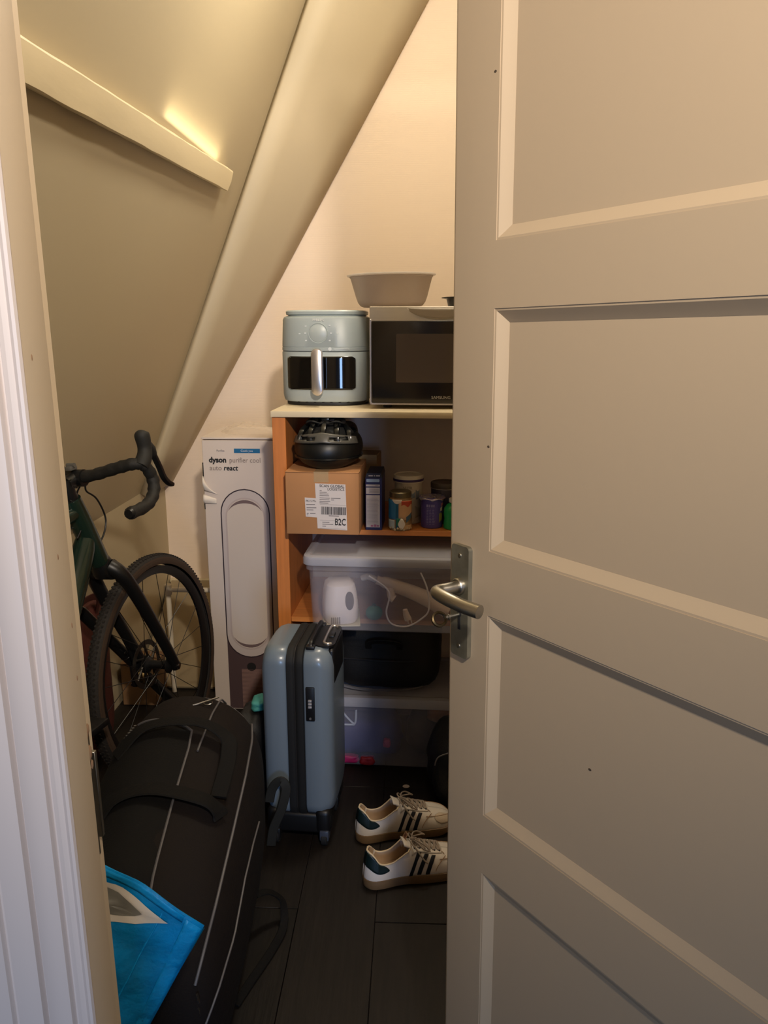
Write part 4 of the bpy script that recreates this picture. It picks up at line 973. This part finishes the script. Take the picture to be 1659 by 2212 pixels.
# cross sections along y: (y, x left, x right, top height)
SEC = [(1.135, -.58, -.40, .20), (1.15, -.62, -.375, .27), (1.19, -.66, -.355, .345), (1.28, -.69, -.345, .405), (1.45, -.715, -.350, .450), (1.62, -.73, -.358, .490), (1.76, -.735, -.375, .500), (1.86, -.73, -.395, .488), (1.92, -.71, -.42, .445), (1.945, -.68, -.45, .37), (1.95, -.64, -.49, .26)]
def lerp_sec(y):
    for a, b in zip(SEC[:-1], SEC[1:]):
        if a[0] <= y <= b[0]:
            t = (y-a[0])/(b[0]-a[0]); return [a[i]+(b[i]-a[i])*t for i in range(1, 4)]
    return list(SEC[0][1:]) if y < SEC[0][0] else list(SEC[-1][1:])
def BG(y, t, off=0.):
    """t in degrees around the section: 0 = right side, 90 = top, 180 = left"""
    x0, x1, h = lerp_sec(y); cx_ = (x0+x1)/2; a = (x1-x0)/2+off; b = h/2+off; c, s = math.cos(R(t)), math.sin(R(t)); n = 3.4 if t > 180 or t < 0 else 2.7
    # the ridge leans to the left, the right shoulder slopes
    x = a*math.copysign(abs(c)**(2/n), c); z = b*math.copysign(abs(s)**(2/n), s)
    if z > 0 and x > 0: z *= 1-.10*(x/a)
    return Vector((cx_+x, y, max(.0015, h/2+z)))
bm = NB(); ys = [1.135+(1.95-1.135)*(.5-.5*math.cos(math.pi*k/22)) for k in range(23)]
loft(bm, [[BG(y, 360*k/44) for k in range(44)] for y in ys]); obj('body', bm, m_bag, bg, ang=60)
def bag_line(pts, r, name='piping', m=m_pip, off=.003):
    bm = NB(); P = []
    for (y0, t0), (y1, t1) in zip(pts[:-1], pts[1:]):
        for k in range(6): P.append(BG(y0+(y1-y0)*k/6, t0+(t1-t0)*k/6, off))
    P.append(BG(*pts[-1], off)); tube(bm, P, r, 6); return obj(name, bm, m, bg)
bag_line([(1.17, 42), (1.30, 41), (1.45, 40), (1.62, 39), (1.78, 38), (1.88, 40)], .0030)
bag_line([(1.15, 14), (1.30, 12), (1.42, 14), (1.52, 12), (1.60, 9)], .0022)
bag_line([(1.90, 72), (1.84, 76), (1.74, 78), (1.60, 80)], .0026)
bag_line([(1.92, 50), (1.915, 72), (1.91, 92)], .0016)
# pocket panel on the left half
bm = NB()
def pocket(u, v):
    y = 1.20+(1.735-1.20)*u; t1 = 86 if y < 1.66 else 86+((y-1.66)/.075)**2*52
    return BG(y, t1+(178-t1)*v, .011*min(1, 8*v, 8*(1-v), 12*(1-u), 12*u)+.0015+.006*noise.noise(Vector((u*5, v*4, 0))))
grid(bm, pocket, 36, 18); obj('pocket', bm, m_bag2, bg, ang=70)
bag_line([(1.20, 86), (1.42, 85.5), (1.60, 85), (1.662, 86), (1.690, 93), (1.712, 106), (1.728, 124)], .0028, off=.006)
bm = NB()
for k in range(26):
    y = 1.726-.004*k; p = BG(y, 126+1.9*k, .010); M = Matrix.Translation(p) @ Matrix.Rotation(R(20), 4, 'Z'); box(bm, -.003, .003, -.0009, .0009, -.001, .0012, 0, 1, M)
obj('zip', bm, mat('zip_silver', (190, 186, 180), .3, metal=.8), bg, smooth=False)
# handle straps
def bag_strap(name, pts, w=.019):
    bm = NB(); P = [BG(y, t, o) for y, t, o in pts]; tube(bm, spline(P, 6), .01, 8, flat=(w, .003), upv=(.1, .0, 1)); return obj(name, bm, m_bag2, bg)
bag_strap('handle', [(1.60, 128, .016), (1.64, 104, .03), (1.655, 84, .036), (1.645, 66, .030), (1.60, 61, .024), (1.54, 60, .018), (1.49, 60, .012)])
bag_strap('handle', [(1.40, 132, .014), (1.44, 112, .020), (1.455, 92, .022), (1.455, 72, .022), (1.455, 60, .016), (1.45, 54, .010)], .022)
bm = NB(); q0 = BG(1.80, 84, .004)
tube(bm, spline([q0+Vector((-.030, -.012, .002)), q0+Vector((-.012, -.004, .004)), q0+Vector((.008, .014, .004)), q0+Vector((.026, .030, .004))], 4), .0022, 8)
tube(bm, [q0+Vector((.006+.011*math.cos(a), -.002+.011*math.sin(a)*.9, .004)) for a in [2*math.pi*k/16 for k in range(16)]], .0016, 6, closed=True); obj('zip_pull', bm, m_steel, bg)
bm = NB(); q1 = BG(1.165, 40, .004)
for dz in (0, .028): tube(bm, [q1+Vector((.004, -.004, -dz)), q1+Vector((.007, -.006, -dz-.016))], .0026, 6)
obj('zip_pull', bm, m_steel, bg)
# loose strap from the bag's side that falls on the floor
bm = NB(); tube(bm, spline([(-.372, 1.60, .10), (-.345, 1.63, .085), (-.315, 1.64, .050), (-.308, 1.60, .012), (-.325, 1.53, .006), (-.352, 1.45, .006), (-.375, 1.38, .006)], 6), .008, 8, flat=(.010, .0022), upv=(.3, 0, 1)); obj('loose_strap', bm, m_bag2, bg)

# small black backpack between bag and suitcase
bp = thing('backpack', 'small black backpack squeezed between the brown bag and the blue suitcase', 'backpack', (-.478, 2.125, .0012), 0)
softbox('body', (0, 0, .159), (.045, .085, .159), m_nyl, bp, 4., 6., .06)
bm = NB(); tube(bm, spline([(-.393, 1.903, .150), (-.385, 1.899, .186), (-.371, 1.894, .213), (-.354, 1.891, .222), (-.343, 1.890, .198), (-.358, 1.891, .134), (-.382, 1.896, .072), (-.392, 1.901, .0145)], 6), .008, 8, flat=(.013, .0025), upv=(.2, -1, .1))
tag(obj('webbing_strap', bm, mat('strap_olive', (34, 33, 28), .7)), 'black webbing strap looped upright in front of the blue suitcase', 'strap')
bm = NB(); tube(bm, spline([(.020, -.079, .27), (.024, -.084, .20), (.022, -.084, .10)], 5), .0022, 6); obj('piping', bm, mat('grey_piping2', (70, 68, 66), .5), bp)
cloth_lump('teal_pouch', 'small teal cloth pouch lying on top of the black backpack', 'pouch', (-.458, 2.125, .334), (.020, .035, .016), mat('teal_cloth', (60, 140, 132), .7), 3.3)

# ------------------------------------------------------------------ blue shopping bag
m_blue = mat('woven_blue', (0, 132, 190), .36, bump=.75, bscale=46, var=.20, vscale=22)
m_hem = mat('blue_hem', (10, 146, 206), .36, bump=.6, bscale=60, var=.12, vscale=30)
bs = thing('shopping_bag', 'bright blue woven shopping bag with a grey and white print behind the door jamb', 'shopping bag', (0, 0, 0))
A1, A2, A3, A4 = Vector((-.283, .905, .619)), Vector((-.37, 1.02, .50)), Vector((-.78, 1.02, .86)), Vector((-.74, .80, .90))
C1, C2, C3, C4 = Vector((-.60, .97, .004)), Vector((-.62, 1.06, .004)), Vector((-.82, 1.02, .004)), Vector((-.80, .86, .004))
def quad_grid(bm, a, b, c, d, nu, nv, f):
    return grid(bm, lambda u, v: f(u, v, (a.lerp(b, u)).lerp(d.lerp(c, u), v)), nu, nv)
def crinkle(amp, n):
    def f(u, v, p):
        q = noise.noise(p*7+Vector((3, 1, 2)))+.6*noise.noise(p*19); e = min(1, 6*u, 6*(1-u), 6*(1-v)) if True else 1
        return p+n*amp*q*max(.15, e)
    return f
nf = Vector((.25, -1, .1)).normalized()
def front(u, v, p):
    p = crinkle(.016, nf)(u, v, p); p = p+nf*.018*math.sin(math.pi*u)*math.sin(math.pi*min(1, v*1.0))
    top = (1-v)**6; p.z += top*(.012*math.sin(6.5*u+.4)-.0) + (1-v)**3*.050*math.sin(math.pi*u)**1.2
    return p
bm = NB(); quad_grid(bm, A1, A4, C4, C1, 46, 46, front); fp = obj('front_panel', bm, m_blue, bs, ang=70, thick=.0012, off=-1)
bm = NB(); quad_grid(bm, A2, A1, C1, C2, 14, 40, crinkle(.006, Vector((1, 0, 0)))); obj('side_panel', bm, m_blue, bs, ang=70)
bm = NB(); quad_grid(bm, A3, A2, C2, C3, 30, 30, crinkle(.008, Vector((0, 1, 0)))); obj('back_panel', bm, m_blue, bs, ang=70)
bm = NB(); quad_grid(bm, A4, A3, C3, C4, 14, 30, crinkle(.008, Vector((-1, 0, 0)))); obj('side_panel', bm, m_blue, bs, ang=70)
bm = NB(); quad_grid(bm, C1, C4, C3, C2, 4, 4, lambda u, v, p: p); obj('base', bm, m_blue, bs)
def FPU(u, v, off): return front(u, v, A1.lerp(A4, u).lerp(C1.lerp(C4, u), v))+nf*off
bm = NB(); grid(bm, lambda u, v: FPU(.004+.040*u, .01+.98*v, .0022+.001*math.sin(40*v)), 6, 60); obj('hem', bm, m_hem, fp, thick=.001)
bm = NB(); grid(bm, lambda u, v: FPU(.05+.94*u, .006+.016*v, .0022), 40, 4); obj('hem', bm, m_hem, fp, thick=.001)
for k, (u0, v0, u1, v1) in enumerate(((.10, .03, .22, .95), (.30, .03, .20, .60), (.05, .35, .50, .30))):
    bm = NB(); tube(bm, [FPU(u0+(u1-u0)*i/24, v0+(v1-v0)*i/24, .0012) for i in range(25)], .0016, 6); obj('crease', bm, m_hem, fp)
def FP(x, z, off):   # a point on the front panel given x and z
    lo, hi = 0, 1
    best = None
    for it in range(40):
        v = it/40
        for iu in range(40):
            u = iu/80; p = front(u, v, A1.lerp(A4, u).lerp(C1.lerp(C4, u), v)); d = (p.x-x)**2+(p.z-z)**2
            if best is None or d < best[0]: best = (d, u, v)
    u, v = best[1], best[2]; p = front(u, v, A1.lerp(A4, u).lerp(C1.lerp(C4, u), v))
    return Vector((x, p.y-off, z))
def bag_patch(name, poly, off, m):
    bm = NB(); cxp = sum(p[0] for p in poly)/len(poly); czp = sum(p[1] for p in poly)/len(poly)
    P = []
    for (a, b) in zip(poly, poly[1:]+poly[:1]):
        for k in range(5): P.append((a[0]+(b[0]-a[0])*k/5, a[1]+(b[1]-a[1])*k/5))
    n = len(P); R_ = []
    for s in (1, .75, .5, .25): R_.append([bm.verts.new(FP(cxp+(p[0]-cxp)*s, czp+(p[1]-czp)*s, off)) for p in P])
    c_ = bm.verts.new(FP(cxp, czp, off))
    for a, b in zip(R_[:-1], R_[1:]):
        for i in range(n): bm.faces.new((a[i], a[(i+1) % n], b[(i+1) % n], b[i]))
    for i in range(n): bm.faces.new((R_[-1][i], R_[-1][(i+1) % n], c_))
    return obj(name, bm, m, fp, ang=80)
bag_patch('printed_border', [(-.455, .738), (-.392, .700), (-.358, .662), (-.330, .632), (-.40, .640), (-.455, .650)], .0035, mat('print_cream', (216, 204, 184), .5))
bag_patch('printed_shape', [(-.455, .728), (-.398, .695), (-.362, .652), (-.372, .649), (-.44, .660), (-.46, .664)], .0055, mat('print_greyish', (120, 116, 104), .5, var=.2, vscale=30))

# ------------------------------------------------------------------ black bag at the right, white scrap
rbg = thing('black_holdall', 'black bag on the floor behind the open door edge', 'bag', (.150, 2.185, .0012), 8)
softbox('body', (0, 0, .125), (.098, .115, .125), m_nyl, rbg, 3.4, 8., .10, lambda p: Vector((p.x+.02*max(0, p.z)/.1, p.y, p.z)))
bm = NB(); tube(bm, spline([(-.060, -.098, .205), (-.088, -.090, .188), (-.096, -.085, .16)], 5), .002, 6); obj('zip', bm, mat('zip_grey', (120, 118, 118), .4), rbg); bm = NB(); tube(bm, spline([(-.03, -.118, .07), (.0, -.121, .05), (.03, -.118, .036)], 5), .002, 6); obj('zip', bm, mat('zip_grey', (120, 118, 118), .4), rbg)
bm = NB(); tube(bm, spline([(-.05, -.06, .235), (-.03, -.07, .275), (.02, -.07, .285), (.06, -.06, .24)], 5), .006, 8, flat=(.01, .003)); obj('handle', bm, m_nyl, rbg)
cn = NB(); lathe(cn, [(0, 0), (.0105, 0), (.0112, .0006), (.0105, .0013), (0, .0013)], 24, sx=1.0, sy=.8)
co = obj('white_disc', cn, mat('white_scrap', (214, 200, 190), .5)); co.location = (-.019, 2.227, .0003); tag(co, 'small white disc lying on the dark floor behind the shoes', 'disc')

# ------------------------------------------------------------------ sneakers
m_lea = mat('white_leather', (226, 218, 210), .5, bump=.06, bscale=200); m_sue = mat('cream_suede', (206, 190, 170), .85, bump=.12, bscale=300)
m_gum = mat('gum_rubber', (112, 88, 60), .6, bump=.1, bscale=200); m_dkgreen = mat('dark_green_leather', (14, 32, 34), .42); m_stripe = mat('navy_stripe', (18, 22, 34), .5)
m_lin = mat('sneaker_lining', (196, 170, 140), .8); m_lace = mat('grey_lace', (150, 136, 124), .8); m_gold2 = mat('gold_print', (150, 110, 70), .5)
SL, SOLE = .284, .026
def wl(x, s):   # half width at x (0 heel .. 1 toe), s = side (+1 = outer)
    if x < .12: e = math.sqrt(max(0, 1-((.12-x)/.12)**2))
    elif x > .80: e = max(0, 1-((x-.80)/.20)**2.6)**(1/2.2)
    else: e = 1
    base = .033+.0145*(1-math.cos(math.pi*min(1, max(0, (x-.18)/.52))))/2-.0035*math.exp(-((x-.36)/.13)**2)
    return (base+(.002 if s > 0 else -.001))*e
def cl(x): return .010*math.sin(math.pi*max(0, (x-.2))/.8)*.6 if x > .2 else 0   # toe-in of the centre line
TOPS = []
def topline(x):  # height of collar, eyestay edge, then the crest of the toe
    P = [(0, .078), (.03, .076), (.08, .062), (.16, .047), (.26, .046), (.34, .058), (.40, .070), (.46, .074), (.54, .069), (.62, .060), (.70, .054), (.80, .046), (.90, .038), (.97, .026), (1, .012)]
    if not TOPS: TOPS.extend(spline([Vector((a, b, 0)) for a, b in P], 8))
    for a, b in zip(TOPS[:-1], TOPS[1:]):
        if a.x <= x <= b.x: return a.y+(b.y-a.y)*(x-a.x)/max(1e-9, b.x-a.x)
    return P[-1][1]
def gap(x):  # half gap along the top: collar opening, lacing slit, closed toe
    if x < .42: return None
    if x < .72: return .0105-.004*(x-.42)/.3
    if x < .76: return .0065*(1-(x-.72)/.04)
    return 0.
def SP(x, s, v, off=0.):
    """point on the upper: v = 0 at the sole, 1 at the top edge"""
    w = wl(x, s); h = topline(x); g = gap(x); y0 = w
    if g is None:
        # low side wall that bulges a little and leans in at the collar
        yt = w*.86 if x > .1 else w*.80
        y = w*(1+.06*math.sin(math.pi*v))*(1-v)+yt*v+off; z = h*v
        y = (y0+.0025*math.sin(math.pi*v))*(1-v**1.6)+yt*v**1.6+off*(1 if w > .004 else .2)
        x_ = x*SL+(.010*v**2 if x < .06 else .010*v**2*max(0, 1-(x-.06)/.08)) - off*(1-min(1, x/.06))
    else:
        bl = min(1, (x-.42)/.10+.35) if x < .52 else 1
        a = v*math.pi/2; ex = .72
        yy = g+(w-g)*math.cos(a)**ex; zz = h*math.sin(a)**.80
        yt = w*.86; y2 = (y0+.0025*math.sin(math.pi*v))*(1-v**1.6)+yt*v**1.6; z2 = h*v
        y = yy*bl+y2*(1-bl); z = zz*bl+z2*(1-bl)
        nrm = Vector((0, math.cos(a), math.sin(a))) if bl > .5 else Vector((0, 1, 0))
        y += nrm.y*off*(1 if w > .006 else .3); z += nrm.z*off
        x_ = x*SL+(off*.6 if x > .97 else 0)
    return Vector((x_, s*y+cl(x), SOLE-.004+z))
def spatch(name, m, parent, s, xr, vr, off=.0012, thick=.0012, nu=14, nv=8):
    bm = NB()
    def f(u, v):
        x0, x1 = xr(v) if callable(xr) else xr; x = x0+(x1-x0)*u; v0, v1 = vr(u) if callable(vr) else vr
        return SP(x, s, v0+(v1-v0)*v, off)
    grid(bm, f, nu, nv); return obj(name, bm, m, parent, thick=thick, off=0, ang=70)
def sneaker(label, loc, rz, emblem):
    t = thing('sneaker', label, 'shoe', loc, rz, 'pair of white sneakers')
    # gum sole
    bm = NB(); out = []
    n = 40
    xs = [.5-.5*math.cos(math.pi*k/n) for k in range(n+1)]
    def loop(z, e, lift=0): return [Vector((x*SL*(1+e*.4)-e*.02*SL+0, (wl(x, 1)+e*.05)+cl(x), z+lift*max(0, x-.78)**2*.6)) for x in xs]+[Vector((x*SL*(1+e*.4)-e*.02*SL, -(wl(x, -1)+e*.05)+cl(x), z+lift*max(0, x-.78)**2*.6)) for x in reversed(xs[1:-1])]
    loft(bm, [loop(.0015, -.03, 1), loop(.0035, .06, 1), loop(.010, .09, .8), loop(.020, .085, .3), loop(SOLE, .06, .2), loop(SOLE+.001, .0, .2)]); obj('sole', bm, m_gum, t, ang=50)
    # upper
    for s in (1, -1):
        bm = NB(); xs2 = [0, .004, .012, .025, .045, .07, .10, .14, .19, .24, .29, .34, .38, .42, .45, .48, .52, .57, .62, .67, .72, .76, .81, .86, .90, .93, .955, .975, .988, .996, 1.0]
        vs_ = [0, .1, .22, .35, .48, .6, .72, .82, .9, .96, 1]
        V = [[bm.verts.new(SP(x, s, v)) for v in vs_] for x in xs2]
        for i in range(len(xs2)-1):
            for j in range(len(vs_)-1): bm.faces.new((V[i][j], V[i+1][j], V[i+1][j+1], V[i][j+1]))
        bmesh.ops.remove_doubles(bm, verts=bm.verts, dist=.00005)
        obj('upper', bm, m_lea, t, thick=.0026, off=-1, ang=75, recalc=True)
    # lining inside the collar, insole
    for s in (1, -1):
        bm = NB(); grid(bm, lambda u, v: (lambda p: Vector((p.x+(.004 if u < .2 else 0), cl(.45*u)+(p.y-cl(.45*u))*.90, p.z-.0006)))(SP(.45*u, s, .08+.90*v)), 22, 8); obj('lining', bm, m_lin, t, ang=80)
        bm = NB(); tube(bm, [SP(.44*k/26, s, 1.0, -.001) for k in range(27)], .0022, 7); obj('collar_edge', bm, mat('collar_cream', (214, 192, 158), .7), t)
    bm = NB(); loft(bm, [[Vector((x*SL, (wl(x, 1)-.003)+cl(x), SOLE+.002+.006*(1-x)**2)) for x in xs[1:-1]], [Vector((x*SL, -(wl(x, -1)-.003)+cl(x), SOLE+.002+.006*(1-x)**2)) for x in xs[1:-1]]], closed=False); obj('insole', bm, m_lin, t)
    # tongue
    bm = NB()
    def tg(u, v):
        x = .375+.37*u; y = (v-.5)*2*(.021-.007*u); z = SOLE+topline(max(.44, x))-.0065+.004*(1-(2*v-1)**2)+(.014*max(0, (.46-x)/.085)**1.1)
        return Vector((x*SL, y+cl(x), z))
    grid(bm, tg, 20, 9); tn_ = obj('tongue', bm, m_lea, t, thick=.003, off=0, ang=70)
    # side stripes, heel tab, toe overlay, eyestay
    for s in (1, -1):
        for k in range(3):
            xb, xt = .405+.078*k, .500+.066*k
            spatch('stripe', m_stripe, t, s, lambda v, xb=xb, xt=xt: (xb+(xt-xb)*v-.001, xb+(xt-xb)*v+.036), (.04, .66 if k else .70), .0011, .0012, 6, 12)
        spatch('heel_tab', m_dkgreen, t, s, (0.0, .225), lambda u: (.56-.08*math.sin(3.0*u)+.10*u**4, .985-.26*max(0, (u-.72)/.28)**2), .0014, .0016, 16, 7)
        spatch('eyestay', m_lea, t, s, (.44, .735), lambda u: (.66+.10*u, .985), .0012, .0016, 18, 6)
        bm = NB()
        P = [SP(.655+.11*k/8-.0*k, s, .10+.55*(k/8)**.8, .0012) for k in range(9)]
        tube(bm, P, .0008, 5)
        P = [SP(.70+.27*math.sin(math.pi/2*k/12), s, .50+.40*(k/12)**1.5, .0012) for k in range(13)]; tube(bm, P, .0008, 5)
        P = [SP(.735+.02*math.cos(math.pi*k/8), s, .70+.28*k/8, .0016) for k in range(9)]; tube(bm, P, .0008, 5)
        obj('stitched_seam', bm, m_gold2, t)
        bm = NB()
        for k in range(6):
            p = SP(.475+.048*k, s, .86, .0024); lathe(bm, [(.0012, -.0004), (.0026, 0), (.0026, .0006), (.0012, .0008)], 8, M=Matrix.Translation(p) @ Matrix.Rotation(R(-30*s), 4, 'X'))
        obj('eyelet', bm, m_stripe, t)
    # toe cap
    for s in (1, -1): spatch('toe_cap', m_sue, t, s, (.79, .985), lambda u: (.47-.30*min(1, 3*u+.02)**.5+.08*u, .50+.26*min(1, 3*u+.02)**.5), .0006, .0008, 16, 7)
    # laces: crossings, bow, tails
    bm = NB()
    for k in range(6):
        x0 = .475+.048*k; x1 = x0+.040
        a = SP(x0, 1, .87, .0035); b = SP(x1 if k < 5 else x0, -1, .87, .0035); mid = (a+b)/2+Vector((0, 0, .0055)); tube(bm, spline([a, mid, b], 5), .0022, 6, flat=(.0032, .0012))
        a = SP(x0, -1, .87, .0035); b = SP(x1 if k < 5 else x0, 1, .87, .0035); mid = (a+b)/2+Vector((0, 0, .0075)); tube(bm, spline([a, mid, b], 5), .0022, 6, flat=(.0032, .0012))
    k0 = Vector((.47*SL, cl(.47), SOLE+topline(.47)+.006))
    for s, l in ((1, 1.0), (-1, .9)):
        tube(bm, spline([k0, k0+Vector((.006, s*.018, .006)), k0+Vector((.024*l, s*.038, -.004)), k0+Vector((.044*l, s*.036, -.016)), k0+Vector((.032*l, s*.024, -.005)), k0+Vector((.004, s*.006, .006))], 6), .0021, 6)
        tube(bm, spline([k0, k0+Vector((-.006, s*.016, .004)), k0+Vector((.002, s*.034, -.004)), k0+Vector((.020, s*.048, -.030)), k0+Vector((.030, s*.050, -.040))], 6), .0021, 6)
    bmesh.ops.create_icosphere(bm, subdivisions=2, radius=.0055, matrix=Matrix.Translation(k0+Vector((0, 0, .004))))
    obj('laces', bm, m_lace, t)
    if emblem:
        bm = NB(); e0 = tg(.09, .80); E = Matrix.Translation(e0+Vector((.0, -.0, .0045))) @ Matrix.Rotation(R(-62), 4, 'Y') @ Matrix.Rotation(R(90), 4, 'Z') @ Matrix.Translation((0, -.004, 0))
        flat(bm, rrect(.020, .022, .002, 3), E, .0006); em = obj('tongue_label', bm, mat('tongue_tan', (176, 138, 104), .6), tn_, smooth=False)
        bm = NB(); E2_ = E @ Matrix.Translation((0, 0, .0007))
        for (px_, py_, a_) in ((0, .003, 0), (-.0042, .0005, 38), (.0042, .0005, -38)): flat(bm, [(px_+.0021*math.cos(q)*math.cos(R(a_))-.0046*math.sin(q)*math.sin(R(a_)), py_+.0021*math.cos(q)*math.sin(R(a_))+.0046*math.sin(q)*math.cos(R(a_))) for q in [2*math.pi*k/14 for k in range(14)]], E2_, .0003)
        for k in range(3): strip(bm, -.006, .006, -.0078+.0019*k, -.0069+.0019*k, E2_)
        obj('emblem', bm, mat('emblem_brown', (110, 70, 48), .6), em, smooth=False)
    return t
s1 = sneaker('white sneaker with three dark stripes, farther from the camera beside the black bag', (-.160, 1.958, .0005), 15, False)
s2 = sneaker('white sneaker with three dark stripes, nearest the camera by the door edge', (-.126, 1.772, .0005), 16, True)
